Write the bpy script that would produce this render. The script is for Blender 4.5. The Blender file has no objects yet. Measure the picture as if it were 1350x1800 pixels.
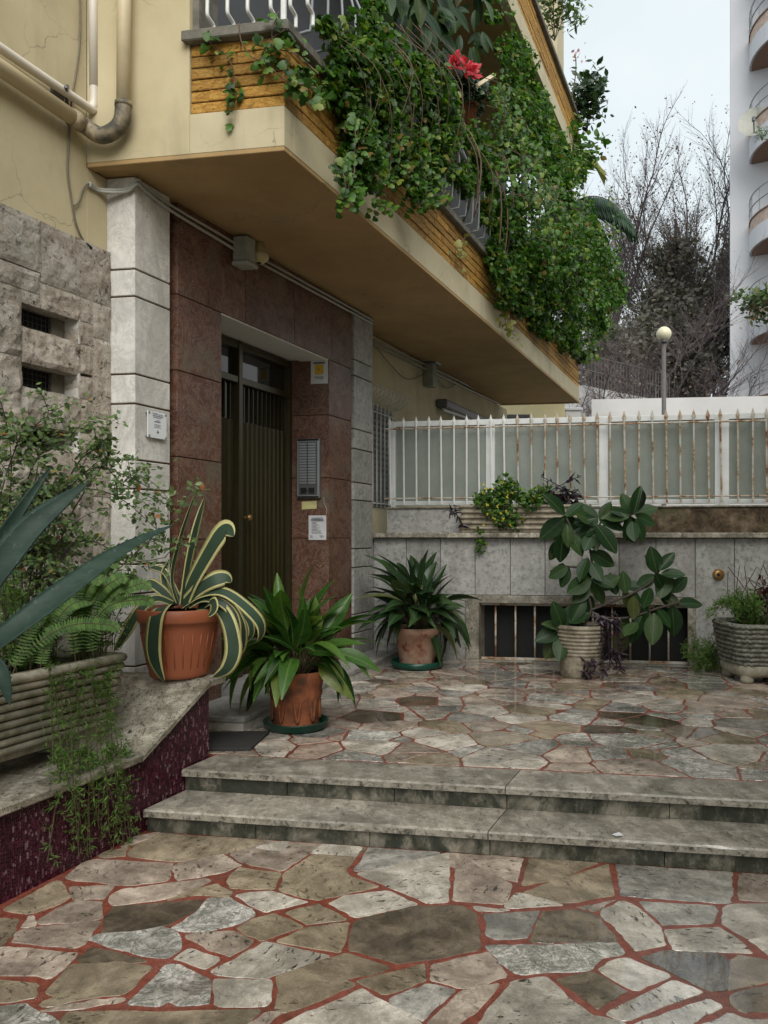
import bpy, math, random
import numpy as np
from mathutils import Vector, noise, Matrix
random.seed(7); rng = np.random.default_rng(7)
S = bpy.context.scene; C = S.collection
R = math.radians
# ---------------------------------------------------------------- camera, sky, sun, exposure
FPX, CX, HY, EYE = 1400.0, 675.0, 940.0, 1.65      # focal length (px of the 1350 wide picture), principal column, horizon row, eye height
cam = bpy.data.cameras.new('camera'); camo = bpy.data.objects.new('camera', cam); C.objects.link(camo)
camo.location = (0, 0, EYE); camo.rotation_euler = (R(90), 0, 0)
cam.sensor_fit = 'VERTICAL'; cam.sensor_height = 24; cam.sensor_width = 18; cam.lens = 24*FPX/1800
cam.shift_y = 40/1800; cam.clip_end = 600; cam.clip_start = 0.05
S.camera = camo
W = bpy.data.worlds.new('World'); S.world = W; W.use_nodes = True
wn, wl = W.node_tree.nodes, W.node_tree.links
bg = wn['Background']
sky = wn.new('ShaderNodeTexSky'); sky.sky_type = 'NISHITA'; sky.sun_disc = False
SUN_EL, SUN_ROT = R(42), R(174)
sky.sun_elevation = SUN_EL; sky.sun_rotation = SUN_ROT; sky.dust_density = 4.0; sky.air_density = 1.0
hs = wn.new('ShaderNodeHueSaturation'); hs.inputs['Saturation'].default_value = 0.25
mx = wn.new('ShaderNodeMix'); mx.data_type = 'RGBA'; mx.inputs[0].default_value = 0.8
cn = wn.new('ShaderNodeTexNoise'); cn.inputs['Scale'].default_value = 2.2; cn.inputs['Detail'].default_value = 6; cn.inputs['Roughness'].default_value = .55
cm_ = wn.new('ShaderNodeMix'); cm_.data_type = 'RGBA'; cm_.inputs[6].default_value = (4.3, 5.1, 5.6, 1); cm_.inputs[7].default_value = (5.7, 6.15, 6.2, 1)   # overcast cloud, thicker and thinner
ct = wn.new('ShaderNodeTexCoord'); wl.new(ct.outputs['Generated'], cn.inputs['Vector']); cr_ = wn.new('ShaderNodeMapRange'); cr_.inputs[1].default_value = .35; cr_.inputs[2].default_value = .65
wl.new(cn.outputs['Fac'], cr_.inputs[0]); wl.new(cr_.outputs[0], cm_.inputs[0]); wl.new(cm_.outputs[2], mx.inputs[7])
wl.new(sky.outputs[0], hs.inputs['Color']); wl.new(hs.outputs[0], mx.inputs[6]); wl.new(mx.outputs[2], bg.inputs['Color'])
bg.inputs['Strength'].default_value = 0.1
sun = bpy.data.lights.new('sun', 'SUN'); sun.energy = 1.5; sun.angle = R(45); sun.color = (1.0, 0.96, 0.9)
suno = bpy.data.objects.new('sun', sun); C.objects.link(suno)
suno.rotation_euler = (R(90)-SUN_EL, 0, R(180)-SUN_ROT+0)
suno.location = (0, 0, 40)
S.view_settings.view_transform = 'Standard'; S.view_settings.look = 'None'
S.view_settings.exposure = 0.85; S.view_settings.gamma = 1; S.view_settings.use_curve_mapping = False
S.render.engine = 'CYCLES'
# ---------------------------------------------------------------- frame of the place: u along the garden wall, v along the facade
U2 = np.array([8000., -1400.]); U2 /= np.hypot(*U2)
V2 = np.array([.438, 1.]); V2 /= np.hypot(*V2)
O2 = np.array([-.11, 8.95])
MI = np.linalg.inv(np.array([U2, V2]).T)
def P(u, v, z):
    return (O2[0]+u*U2[0]+v*V2[0], O2[1]+u*U2[1]+v*V2[1], z)
def UV(x, y):
    a = MI @ (np.array([x, y])-O2); return a[0], a[1]
def D(u, v): return O2[1]+u*U2[1]+v*V2[1]
def X3(px, py, d): return Vector(((px-CX)/FPX*d, d, EYE-(py-HY)/FPX*d))
def GP(px, py, z):
    d = (EYE-z)*FPX/(py-HY); return UV((px-CX)/FPX*d, d)
def GW(px, py, z):
    d = (EYE-z)*FPX/(py-HY); return ((px-CX)/FPX*d, d)
def FU(px, u):
    k = (px-CX)/FPX; A = O2+u*U2; return (k*A[1]-A[0])/(V2[0]-k*V2[1])
def FV(px, v):
    k = (px-CX)/FPX; A = O2+v*V2; return (k*A[1]-A[0])/(U2[0]-k*U2[1])
def ZA(py, u, v): return EYE-(py-HY)/FPX*D(u, v)
ZT = 0.264
# ---------------------------------------------------------------- object helpers
def tag(o, label=None, cat=None, group=None, kind=None):
    if label: o['label'] = label
    if cat: o['category'] = cat
    if group: o['group'] = group
    if kind: o['kind'] = kind
    return o
def thing(name, loc, label, cat, group=None):
    o = bpy.data.objects.new(name, None); C.objects.link(o); o.location = loc; o.empty_display_size = .05
    return tag(o, label, cat, group)
def wloc(o):
    l = Vector(o.location)
    while o.parent: o = o.parent; l += Vector(o.location)
    return l
class MB:
    def __init__(s): s.v = []; s.f = []; s.m = []
    def add(s, vs, fs, m=0):
        b = len(s.v); s.v += [tuple(p) for p in vs]; s.f += [tuple(b+i for i in f) for f in fs]; s.m += [m]*len(fs); return s
    def cbox(s, fn, a, b, ch=.004, m=0):
        a = list(a); b = list(b)
        for i in range(3):
            if a[i] > b[i]: a[i], b[i] = b[i], a[i]
        c = min(ch, *(0.45*(b[i]-a[i]) for i in range(3)))
        vs = []
        for i in (0, 1):
            for j in (0, 1):
                for k in (0, 1):
                    t = (i, j, k)
                    for ax in range(3):
                        p = []
                        for q in range(3):
                            x = b[q] if t[q] else a[q]
                            if q != ax: x += -c if t[q] else c
                            p.append(x)
                        vs.append(fn(*p))
        I = lambda t, ax: ((t[0]*2+t[1])*2+t[2])*3+ax
        fs = []
        for ax in range(3):
            o1, o2 = [q for q in range(3) if q != ax]
            for sd in (0, 1):
                q = []
                for (x, y) in ((0, 0), (1, 0), (1, 1), (0, 1)):
                    t = [0, 0, 0]; t[ax] = sd; t[o1] = x; t[o2] = y; q.append(I(t, ax))
                fs.append(q)
            for x in (0, 1):
                for y in (0, 1):
                    t0 = [0, 0, 0]; t0[o1] = x; t0[o2] = y; t1 = list(t0); t1[ax] = 1
                    fs.append([I(t0, o1), I(t1, o1), I(t1, o2), I(t0, o2)])
        for i in (0, 1):
            for j in (0, 1):
                for k in (0, 1): fs.append([I((i, j, k), 0), I((i, j, k), 1), I((i, j, k), 2)])
        vv = np.array(vs); ctr = vv.mean(0); out = []
        for f in fs:
            n = np.cross(vv[f[1]]-vv[f[0]], vv[f[2]]-vv[f[0]])
            if np.dot(n, vv[list(f)].mean(0)-ctr) < 0: f = f[::-1]
            out.append(f)
        return s.add(vs, out, m)
    def box(s, u0, u1, v0, v1, z0, z1, ch=.004, m=0): return s.cbox(P, (u0, v0, z0), (u1, v1, z1), ch, m)
    def wbox(s, c, sx, sy, sz, rz=0, ch=.004, m=0):
        cr, sr = math.cos(rz), math.sin(rz)
        fn = lambda x, y, z: (c[0]+x*cr-y*sr, c[1]+x*sr+y*cr, c[2]+z)
        return s.cbox(fn, (-sx/2, -sy/2, 0), (sx/2, sy/2, sz), ch, m)
    def slab(s, pts, z0, z1, ch=.005, m=0, tilt=0):
        n = len(pts); c = np.mean(np.array(pts), 0)
        if sum(pts[i][0]*pts[(i+1) % n][1]-pts[(i+1) % n][0]*pts[i][1] for i in range(n)) < 0: pts = pts[::-1]
        tx, ty = random.uniform(-tilt, tilt), random.uniform(-tilt, tilt)
        vs = []
        for (x, y) in pts: vs.append((x, y, z0))
        for (x, y) in pts: vs.append((x, y, z1-ch+(x-c[0])*tx+(y-c[1])*ty))
        for (x, y) in pts:
            l = math.hypot(x-c[0], y-c[1]) or 1; k = max(0, 1-1.3*ch/l)
            xx, yy = c[0]+(x-c[0])*k, c[1]+(y-c[1])*k
            vs.append((xx, yy, z1+(xx-c[0])*tx+(yy-c[1])*ty))
        fs = [list(range(2*n, 3*n))]
        for i in range(n):
            j = (i+1) % n
            fs += [[i, j, n+j, n+i], [n+i, n+j, 2*n+j, 2*n+i]]
        return s.add(vs, fs, m)
    def tube(s, pts, r, n=8, m=0, cap=True):
        pts = [Vector(p) for p in pts]
        k = len(pts); rr = r if isinstance(r, (list, tuple)) else [r]*k
        t = (pts[1]-pts[0]).normalized(); ref = Vector((0, 0, 1)) if abs(t.z) < .9 else Vector((1, 0, 0))
        nx = t.cross(ref).normalized(); vs = []; fs = []
        for i, p in enumerate(pts):
            if i == 0: t = pts[1]-pts[0]
            elif i == k-1: t = pts[-1]-pts[-2]
            else: t = (pts[i+1]-pts[i]).normalized()+(pts[i]-pts[i-1]).normalized()
            if t.length < 1e-9: t = Vector((0, 0, 1))
            t.normalize(); nx = (nx-t*nx.dot(t))
            if nx.length < 1e-6: nx = t.orthogonal()
            nx.normalize(); ny = t.cross(nx)
            for q in range(n):
                a = 2*math.pi*q/n; vs.append(p+(nx*math.cos(a)+ny*math.sin(a))*rr[i])
        for i in range(k-1):
            for q in range(n):
                w = (q+1) % n; fs.append([i*n+q, i*n+w, (i+1)*n+w, (i+1)*n+q])
        if cap: fs += [list(range(n))[::-1], [(k-1)*n+q for q in range(n)]]
        return s.add(vs, fs, m)
    def lathe(s, prof, c, n=32, m=0, wob=0, sq=None):
        vs = []; fs = []
        for i, (r, z) in enumerate(prof):
            for q in range(n):
                a = 2*math.pi*q/n; k = 1+(wob*noise.noise((math.cos(a)*2, math.sin(a)*2, z*9)) if wob else 0)
                cx_, sx_ = math.cos(a), math.sin(a)
                if sq:
                    e = 2/sq; cx_, sx_ = math.copysign(abs(cx_)**e, cx_), math.copysign(abs(sx_)**e, sx_)
                vs.append((c[0]+r*k*cx_, c[1]+r*k*sx_, c[2]+z))
        for i in range(len(prof)-1):
            for q in range(n):
                w = (q+1) % n; fs.append([i*n+q, i*n+w, (i+1)*n+w, (i+1)*n+q])
        if prof[0][0] > 1e-6: fs.append(list(range(n))[::-1])
        if prof[-1][0] > 1e-6: fs.append([(len(prof)-1)*n+q for q in range(n)])
        return s.add(vs, fs, m)
    def build(s, name, mat, parent=None, smooth=False, me=None):
        o0 = wloc(parent) if parent else Vector((0, 0, 0))
        mesh = bpy.data.meshes.new(name)
        mesh.from_pydata([(p[0]-o0.x, p[1]-o0.y, p[2]-o0.z) for p in s.v], [], s.f)
        for mm in (mat if isinstance(mat, (list, tuple)) else [mat]): mesh.materials.append(mm)
        if any(s.m): mesh.polygons.foreach_set('material_index', s.m)
        if smooth: mesh.polygons.foreach_set('use_smooth', [True]*len(s.f))
        mesh.update()
        o = bpy.data.objects.new(name, mesh); C.objects.link(o)
        if parent: o.parent = parent
        return o
def struct(o): o['kind'] = 'structure'; return o
def cr(pts, n=6):
    """smooth curve through points"""
    pts = [Vector(p) for p in pts]; out = []
    for i in range(len(pts)-1):
        a = pts[max(i-1, 0)]; b = pts[i]; c = pts[i+1]; d = pts[min(i+2, len(pts)-1)]
        for k in range(n):
            t = k/n; out.append(.5*((2*b)+(c-a)*t+(2*a-5*b+4*c-d)*t*t+(3*b-a-3*c+d)*t**3))
    out.append(pts[-1]); return out
# ---------------------------------------------------------------- materials
def lin(c):
    f = lambda x: x/12.92 if x <= .04045 else ((x+.055)/1.055)**2.4
    return tuple(f(x/255) for x in c)
class N:
    def __init__(s, name):
        s.mat = bpy.data.materials.new(name); s.mat.use_nodes = True
        s.n = s.mat.node_tree.nodes; s.l = s.mat.node_tree.links; s.b = s.n['Principled BSDF']; s.out = s.n['Material Output']
        s.tc = s.n.new('ShaderNodeTexCoord'); s.oi = s.n.new('ShaderNodeObjectInfo')
        s.geo = s.n.new('ShaderNodeNewGeometry')
        s.vec = s.geo.outputs['Position']
    def jitter(s, k=40):
        a = s.n.new('ShaderNodeVectorMath'); a.operation = 'ADD'
        b = s.n.new('ShaderNodeMath'); b.operation = 'MULTIPLY'; b.inputs[1].default_value = k
        s.l.new(s.oi.outputs['Random'], b.inputs[0]); s.l.new(s.tc.outputs['Object'], a.inputs[0]); s.l.new(b.outputs[0], a.inputs[1]); s.vec = a.outputs[0]
    def noise(s, scale, detail=6, rough=.6, dist=0, stretch=None, vec=None):
        t = s.n.new('ShaderNodeTexNoise'); t.inputs['Scale'].default_value = scale; t.inputs['Detail'].default_value = detail
        t.inputs['Roughness'].default_value = rough; t.inputs['Distortion'].default_value = dist
        v = vec or s.vec
        if stretch:
            m = s.n.new('ShaderNodeMapping'); m.inputs['Scale'].default_value = stretch; s.l.new(v, m.inputs['Vector']); v = m.outputs[0]
        s.l.new(v, t.inputs['Vector']); return t.outputs['Fac']
    def voro(s, scale, feature='F1', out='Distance', rand=1):
        t = s.n.new('ShaderNodeTexVoronoi'); t.feature = feature; t.inputs['Scale'].default_value = scale; t.inputs['Randomness'].default_value = rand
        s.l.new(s.vec, t.inputs['Vector']); return t.outputs[out]
    def ramp(s, fac, stops, interp='LINEAR'):
        r = s.n.new('ShaderNodeValToRGB'); r.color_ramp.interpolation = interp
        e = r.color_ramp.elements
        while len(e) < len(stops): e.new(.5)
        for i, (p, c) in enumerate(stops):
            e[i].position = p; e[i].color = (*c, 1) if isinstance(c, tuple) else (c, c, c, 1)
        s.l.new(fac, r.inputs[0]); return r.outputs[0]
    def mix(s, fac, a, b, mode='MIX'):
        m = s.n.new('ShaderNodeMix'); m.data_type = 'RGBA'; m.blend_type = mode
        for x, i in ((fac, 0), (a, 6), (b, 7)):
            if hasattr(x, 'is_linked'): s.l.new(x, m.inputs[i])
            elif i == 0: m.inputs[0].default_value = x
            else: m.inputs[i].default_value = (*x, 1) if isinstance(x, tuple) else (x, x, x, 1)
        return m.outputs[2]
    def math(s, op, a, b=0.0):
        m = s.n.new('ShaderNodeMath'); m.operation = op
        for x, i in ((a, 0), (b, 1)):
            if hasattr(x, 'is_linked'): s.l.new(x, m.inputs[i])
            else: m.inputs[i].default_value = x
        return m.outputs[0]
    def rnd(s, col, lo=.8, hi=1.2, src=None):
        src = src or s.oi.outputs['Random']
        m = s.n.new('ShaderNodeMapRange'); m.inputs[3].default_value = lo; m.inputs[4].default_value = hi
        s.l.new(src, m.inputs[0])
        return s.mix(1.0, col, m.outputs[0], 'MULTIPLY')
    def bump(s, h, strength=.3, dist=.01):
        b = s.n.new('ShaderNodeBump'); b.inputs['Strength'].default_value = strength; b.inputs['Distance'].default_value = dist
        s.l.new(h, b.inputs['Height']); s.l.new(b.outputs[0], s.b.inputs['Normal']); return s
    def fin(s, col, rough=.6, spec=.5, metal=0):
        for x, i in ((col, 'Base Color'), (rough, 'Roughness'), (metal, 'Metallic')):
            if hasattr(x, 'is_linked'): s.l.new(x, s.b.inputs[i])
            elif i == 'Base Color': s.b.inputs[i].default_value = (*x, 1)
            else: s.b.inputs[i].default_value = x
        s.b.inputs['Specular IOR Level'].default_value = spec
        return s.mat
M_EXTRA = 0
def plain(name, col, rough=.5, var=.25, scale=12, bump=.15, spec=.4, metal=0):
    k = N(name); a = k.noise(scale, 5); c = k.ramp(a, [(.25, tuple(x*(1-var) for x in col)), (.75, tuple(x*(1+var) for x in col))])
    k.bump(k.noise(scale*6, 4), bump, .003)
    return k.fin(c, rough, spec, metal)
def travertine(name, c0, c1, pit=.5, wet=.5, scale=7, strk=(1, 1, 1), vein=None, veinw=.0, rlo=.07, rhi=.5, turn=True, dirt=.65, band=.35, speck=1.0):
    k = N(name); k.jitter(50)
    if turn:      # every slab was sawn in its own direction
        ro = k.n.new('ShaderNodeVectorRotate'); ro.rotation_type = 'Z_AXIS'
        k.l.new(k.vec, ro.inputs['Vector']); k.l.new(k.math('MULTIPLY', k.oi.outputs['Random'], 37.0), ro.inputs['Angle']); k.vec = ro.outputs[0]
    a = k.noise(scale, 9, .72, .7, strk); bd = k.noise(scale*1.1, 6, .6, .25, (1, .22, 1))
    a = k.math('ADD', k.math('MULTIPLY', a, 1-band), k.math('MULTIPLY', bd, band))
    c = k.ramp(a, [(.39, tuple(.92*x for x in c0)), (.50, tuple((x+y)/2 for x, y in zip(c0, c1))), (.575, tuple(1.08*x for x in c1))])
    big = k.noise(2.2, 6, .65, .4)
    c = k.mix(k.math('MULTIPLY', k.ramp(big, [(.47, 0.), (.60, dirt)]), k.ramp(k.noise(19, 5, .7), [(.3, .35), (.6, 1.)])), c, tuple(.38*x for x in c0))
    c = k.rnd(c, .78, 1.18)
    if vein:
        v = k.ramp(k.noise(scale*.9, 10, .75, 1.5), [(.5-veinw, 0.), (.5, 1.), (.5+veinw, 0.)])
        c = k.mix(k.math('MULTIPLY', v, .75), c, vein)
    pits = k.ramp(k.noise(52, 4, .6, .6, (1, .4, 1)), [(.36, 1.), (.42, 0.)])
    pits = k.math('MULTIPLY', pits, k.ramp(k.noise(5, 3), [(.42, 0.), (.56, pit*1.5)]))
    c = k.mix(pits, c, (.035, .03, .02))
    fine = k.noise(120, 3, .6); c = k.mix(1.0, c, k.ramp(fine, [(.3, 1-.2*speck), (.7, 1+.15*speck)]), 'MULTIPLY')
    pos = k.geo.outputs['Position']; sx = k.n.new('ShaderNodeSeparateXYZ'); k.l.new(pos, sx.inputs[0])
    wm = k.math('ADD', k.noise(1.3, 6, .68, .5, None, pos), k.math('MULTIPLY', k.ramp(k.math('MULTIPLY', k.math('ADD', sx.outputs[0], 1.0), .4), [(.1, 0.), (.9, 1.)]), .06))
    lowr = k.math('ADD', k.math('SUBTRACT', k.math('MULTIPLY', sx.outputs[0], 1.2), k.math('MULTIPLY', sx.outputs[1], .9)), 2.34)
    wm = k.math('ADD', wm, k.math('MULTIPLY', k.ramp(lowr, [(.0, 0.), (.8, 1.)]), .22))
    w = k.ramp(wm, [(.62-.25*wet, rhi), (.72-.25*wet, rlo)])
    k.bump(k.math('SUBTRACT', k.noise(60, 5, .6), pits), .25, .004)
    cw = k.ramp(wm, [(.66-.25*wet, 0.), (.76-.25*wet, min(1, 1.5*wet))])
    k.l.new(cw, k.b.inputs['Coat Weight']); k.b.inputs['Coat Roughness'].default_value = .03; k.b.inputs['Coat IOR'].default_value = 1.6
    return k.fin(c, w, .5)
M = {}
M['stone_white'] = travertine('white travertine', (.38, .335, .27), (.68, .615, .525), .7, .6, rlo=.12)
M['stone_tan'] = travertine('tan travertine', (.205, .16, .105), (.385, .31, .215), .5, .6, rlo=.12)
M['stone_dark'] = travertine('brown travertine', (.08, .06, .04), (.20, .155, .107), .4, .55, rlo=.14)
M['stone_mottled'] = travertine('mottled grey marble', (.34, .32, .275), (.64, .605, .545), vein=(.085, .085, .072), veinw=.055, scale=9, wet=.6, band=.1, rlo=.12)
M['stone_pink'] = travertine('pinkish travertine', (.29, .225, .175), (.54, .44, .355), .6, .6, 9, rlo=.12)
M['stone_grey'] = travertine('grey travertine', (.22, .205, .18), (.46, .43, .38), .5, .6, 9, rlo=.12)
PAVE = {'W': 'stone_white', 'T': 'stone_tan', 'D': 'stone_dark', 'G': 'stone_mottled', 'P': 'stone_pink', 'S': 'stone_grey'}
k = N('red mortar'); a = k.noise(30, 6); c = k.ramp(a, [(.3, (.13, .036, .024)), (.7, (.31, .082, .052))])
sp = k.ramp(k.voro(140, 'F1'), [(.18, 1.), (.3, 0.)]); c = k.mix(k.math('MULTIPLY', sp, k.ramp(k.noise(9, 2), [(.45, 0.), (.6, .7)])), c, (.42, .33, .29))
c = k.mix(k.ramp(k.noise(1.4, 4), [(.5, 0.), (.7, .8)]), c, (.07, .045, .03))
k.bump(k.noise(120, 3), .4, .003); M['mortar'] = k.fin(c, k.ramp(k.noise(2, 2), [(.35, .55), (.6, .2)]))
M['step'] = travertine('stair travertine', (.25, .22, .172), (.46, .415, .345), .4, scale=11, wet=.3, rlo=.15, rhi=.6, turn=False)
k = N('mossy riser travertine'); c = k.ramp(k.noise(9, 8, .7, .5), [(.36, (.035, .036, .022)), (.5, (.12, .11, .08)), (.66, (.27, .245, .19))])
c = k.mix(k.ramp(k.noise(5, 7, .75, .3, (1, 1, .5)), [(.44, .9), (.54, 0.)]), c, (.016, .02, .010)); k.bump(k.noise(50, 5), .5, .006); M['riser'] = k.fin(c, .6)
k = N('mossy brown curb'); c = k.ramp(k.noise(6, 8, .72, .4), [(.36, (.028, .02, .012)), (.5, (.10, .072, .045)), (.64, (.20, .155, .105))]); c = k.mix(k.ramp(k.noise(3, 5, .7), [(.55, 0.), (.66, .7)]), c, (.04, .05, .018)); k.bump(k.noise(50, 5), .5, .006); M['curb'] = k.fin(c, .8, .2)
k = N('black algae nosing'); c = k.ramp(k.noise(26, 8, .7, .6), [(.36, (.04, .037, .027)), (.5, (.25, .225, .18)), (.75, (.42, .385, .32))])
k.bump(k.noise(60, 5), .6, .006); M['nosing'] = k.fin(c, .55)
M['coping'] = travertine('weathered coping travertine', (.20, .18, .13), (.48, .44, .36), .8, scale=9, vein=(.07, .06, .038), veinw=.03, wet=.2, rlo=.2, rhi=.6, turn=False)
M['marble'] = travertine('grey white marble facing', (.50, .48, .44), (.61, .59, .545), pit=0, wet=0, scale=5, strk=(1, 1, .5), vein=(.33, .32, .29), veinw=.02, rlo=.35, rhi=.6, turn=False, dirt=.15, band=.1, speck=.3)
k = N('garden wall marble'); k.jitter(30); c = k.ramp(k.noise(7, 8, .7, .7), [(.3, (.25, .245, .225)), (.7, (.46, .455, .43))]); c = k.rnd(c, .85, 1.12)
c = k.mix(k.ramp(k.noise(22, 6, .7), [(.38, .7), (.5, 0.)]), c, (.15, .15, .135)); c = k.mix(k.ramp(k.noise(3, 5, .65, 0, (1, 1, .35)), [(.52, 0.), (.7, .6)]), c, (.20, .185, .15)); k.bump(k.noise(70, 4), .2, .003); M['wallmarble'] = k.fin(c, .5)
k = N('pink red marble'); k.jitter(30); c = k.ramp(k.noise(4, 9, .7, 1.0), [(.28, (.05, .019, .010)), (.5, (.11, .047, .028)), (.72, (.18, .097, .062))]); c = k.rnd(c, .85, 1.15)
c = k.mix(k.ramp(k.noise(5, 10, .8, 2.0), [(.47, 0.), (.5, .35), (.53, 0.)]), c, (.42, .32, .26)); c = k.mix(k.ramp(k.noise(75, 2, .5), [(.70, 0.), (.76, .8)]), c, (.48, .42, .36))
c = k.mix(k.ramp(k.noise(2.2, 4), [(.55, 0.), (.7, .6)]), c, (.13, .125, .085)); k.bump(k.noise(40, 3), .06, .002); M['pinkmarble'] = k.fin(c, k.ramp(k.noise(3, 3), [(.3, .35), (.7, .55)]), .3)
def plaster(name, c0, c1, cracks=True):
    k = N(name); c = k.ramp(k.noise(1.6, 6, .6, .4), [(.3, c0), (.7, c1)])
    st = k.ramp(k.noise(2.6, 6, .65, .3, (1, 1, .22)), [(.56, 0.), (.8, .5)]); c = k.mix(st, c, (.18, .155, .105))
    st = k.ramp(k.noise(1.1, 5, .7), [(.58, 0.), (.75, .35)]); c = k.mix(st, c, (.24, .23, .19))
    if cracks:
        ck = k.ramp(k.voro(1.7, 'DISTANCE_TO_EDGE'), [(.003, 1.), (.009, 0.)])
        nn = k.n.new('ShaderNodeVectorMath'); nn.operation = 'ADD'
        t = k.n.new('ShaderNodeTexNoise'); t.inputs['Scale'].default_value = 5; t.inputs['Detail'].default_value = 5
        sc = k.n.new('ShaderNodeVectorMath'); sc.operation = 'SCALE'; sc.inputs['Scale'].default_value = .22
        k.l.new(k.vec, t.inputs['Vector']); k.l.new(t.outputs['Color'], sc.inputs[0]); k.l.new(k.vec, nn.inputs[0]); k.l.new(sc.outputs[0], nn.inputs[1])
        k.vec = nn.outputs[0]; ck = k.ramp(k.voro(1.9, 'DISTANCE_TO_EDGE'), [(.002, 1.), (.007, 0.)])
        ck = k.math('MULTIPLY', ck, k.ramp(k.noise(1.3, 2), [(.48, 0.), (.58, .55)])); c = k.mix(ck, c, (.14, .12, .075))
    k.bump(k.noise(90, 4), .15, .003); return k.fin(c, .8, .25)
M['yellow'] = plaster('yellow plaster', (.44, .375, .225), (.58, .505, .33))
M['cream'] = plaster('cream painted band', (.46, .40, .26), (.58, .51, .35))
M['soffit'] = plaster('ochre soffit paint', (.34, .225, .10), (.45, .305, .145), True)
M['white_ceiling'] = plain('white lintel paint', (.70, .71, .66), .7, .06)
M['pale_yellow'] = plain('pale yellow render', (.72, .62, .36), .8, .06)
k = N('orange split brick'); k.jitter(30); c = k.ramp(k.noise(14, 6, .6, 0, (1, 1, 3)), [(.25, (.27, .12, .025)), (.5, (.47, .25, .05)), (.8, (.60, .39, .11))]); c = k.rnd(c, .72, 1.2)
c = k.mix(k.ramp(k.noise(40, 5, .7), [(.36, .6), (.48, 0.)]), c, (.13, .065, .02)); k.bump(k.noise(32, 6, .7, .5, (1, 1, 1.6)), 1.0, .02); M['brick'] = k.fin(c, .65, .3)
M['brickback'] = plain('dark brick joint', (.10, .06, .025), .9)
k = N('grey weathered sill'); c = k.ramp(k.noise(9, 7, .7), [(.3, (.07, .065, .05)), (.7, (.20, .185, .15))]); k.bump(k.noise(60, 4), .4, .004); M['sill'] = k.fin(c, .75)
k = N('rough travertine cladding'); c = k.ramp(k.noise(5, 9, .75, .6), [(.30, (.30, .235, .18)), (.45, (.58, .50, .41)), (.62, (.76, .70, .61))])
c = k.mix(k.ramp(k.noise(11, 9, .8, .5), [(.37, .95), (.43, 0.)]), c, (.06, .042, .03))
c = k.mix(k.ramp(k.noise(38, 5, .75, .4), [(.36, .85), (.43, 0.)]), c, (.09, .065, .048)); c = k.rnd(c, .85, 1.1)
c = k.mix(k.ramp(k.noise(1.1, 3), [(.5, 0.), (.68, .5)]), c, (.27, .275, .24)); k.bump(k.noise(26, 9, .8, .4), 1.0, .045); M['rough'] = k.fin(c, .85, .2)
k = N('magenta glass mosaic'); rp = k.geo.outputs['Random Per Island']
c = k.ramp(rp, [(0., (.022, .005, .009)), (.5, (.055, .010, .021)), (.88, (.09, .022, .038)), (.96, (.20, .12, .13))]); M['mosaic'] = k.fin(c, .22, .5)
M['grout'] = plain('dark mosaic grout', (.045, .018, .025), .8)
k = N('olive bronze door metal'); c = k.ramp(k.noise(8, 5, .6, 0, (1, 1, .15)), [(.3, (.022, .018, .004)), (.7, (.042, .034, .009))]); M['door'] = k.fin(c, .38, .5, .35)
M['doorframe'] = plain('bronze door frame', (.065, .056, .03), .35, .15, metal=.5)
M['glass_dark'] = plain('dark door glass', (.02, .022, .022), .04, .1, bump=0, spec=.8)
M['white_metal'] = plain('white painted iron', (.72, .73, .71), .45, .08)
k = N('rusty white iron'); k.jitter(20); c = k.ramp(k.noise(5.0, 6, .75), [(.45, (.50, .485, .44)), (.54, (.40, .29, .18)), (.60, (.17, .07, .028))]); k.bump(k.noise(60, 4), .3, .003); M['rusty'] = k.fin(c, .6)
M['fence_white'] = plain('white fence frame', (.66, .68, .67), .45, .12, 6)
k = N('obscured fence glass'); c = k.ramp(k.noise(3, 4), [(.3, (.19, .215, .185)), (.7, (.25, .275, .24))]); w = k.n.new('ShaderNodeTexWave'); w.wave_type = 'BANDS'; w.bands_direction = 'Z'; w.inputs['Scale'].default_value = 14; w.inputs['Distortion'].default_value = 6; w.inputs['Detail'].default_value = 2; w.inputs['Detail Scale'].default_value = 6
k.l.new(k.vec, w.inputs['Vector']); k.bump(k.math('ADD', w.outputs['Fac'], k.noise(60, 2)), .2, .004); M['fence_glass'] = k.fin(c, .25, .5)
M['pipe'] = plain('cream drain pipe', (.55, .46, .29), .5, .12, 4)
k = N('dirty cast pipe'); c = k.ramp(k.noise(4, 6, .7), [(.40, (.055, .052, .042)), (.5, (.22, .18, .115)), (.6, (.42, .34, .21))]); M['pipe_old'] = k.fin(c, .6)
M['pipe_white'] = plain('white water pipe', (.68, .63, .54), .4, .08, 3)
M['cable'] = plain('dusty cable', (.16, .14, .10), .7)
M['conduit'] = plain('grey conduit', (.36, .36, .31), .5, .15)
M['box_grey'] = plain('grey junction box plastic', (.27, .28, .22), .6)
M['ivory'] = plain('ivory lamp plastic', (.50, .42, .22), .5)
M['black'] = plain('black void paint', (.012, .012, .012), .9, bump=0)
M['iron'] = plain('dark iron mesh', (.05, .05, .05), .6)
M['terracotta'] = plain('orange plastic pot', (.33, .10, .045), .42, .1, 5, .03)
k = N('weathered terracotta'); c = k.ramp(k.noise(6, 6, .65, .4), [(.35, (.075, .045, .032)), (.5, (.22, .075, .035)), (.62, (.34, .12, .055)), (.8, (.38, .25, .17))]); k.bump(k.noise(40, 4), .3, .004); M['terracotta_old'] = k.fin(c, .7, .3)
k = N('pale pink terracotta'); c = k.ramp(k.noise(7, 5, .6), [(.35, (.30, .155, .10)), (.55, (.42, .27, .19)), (.75, (.48, .37, .29))]); c = k.mix(k.ramp(k.noise(9, 4, .6), [(.58, 0.), (.64, .8)]), c, (.24, .05, .03)); M['terracotta_pale'] = k.fin(c, .7, .3)
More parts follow.
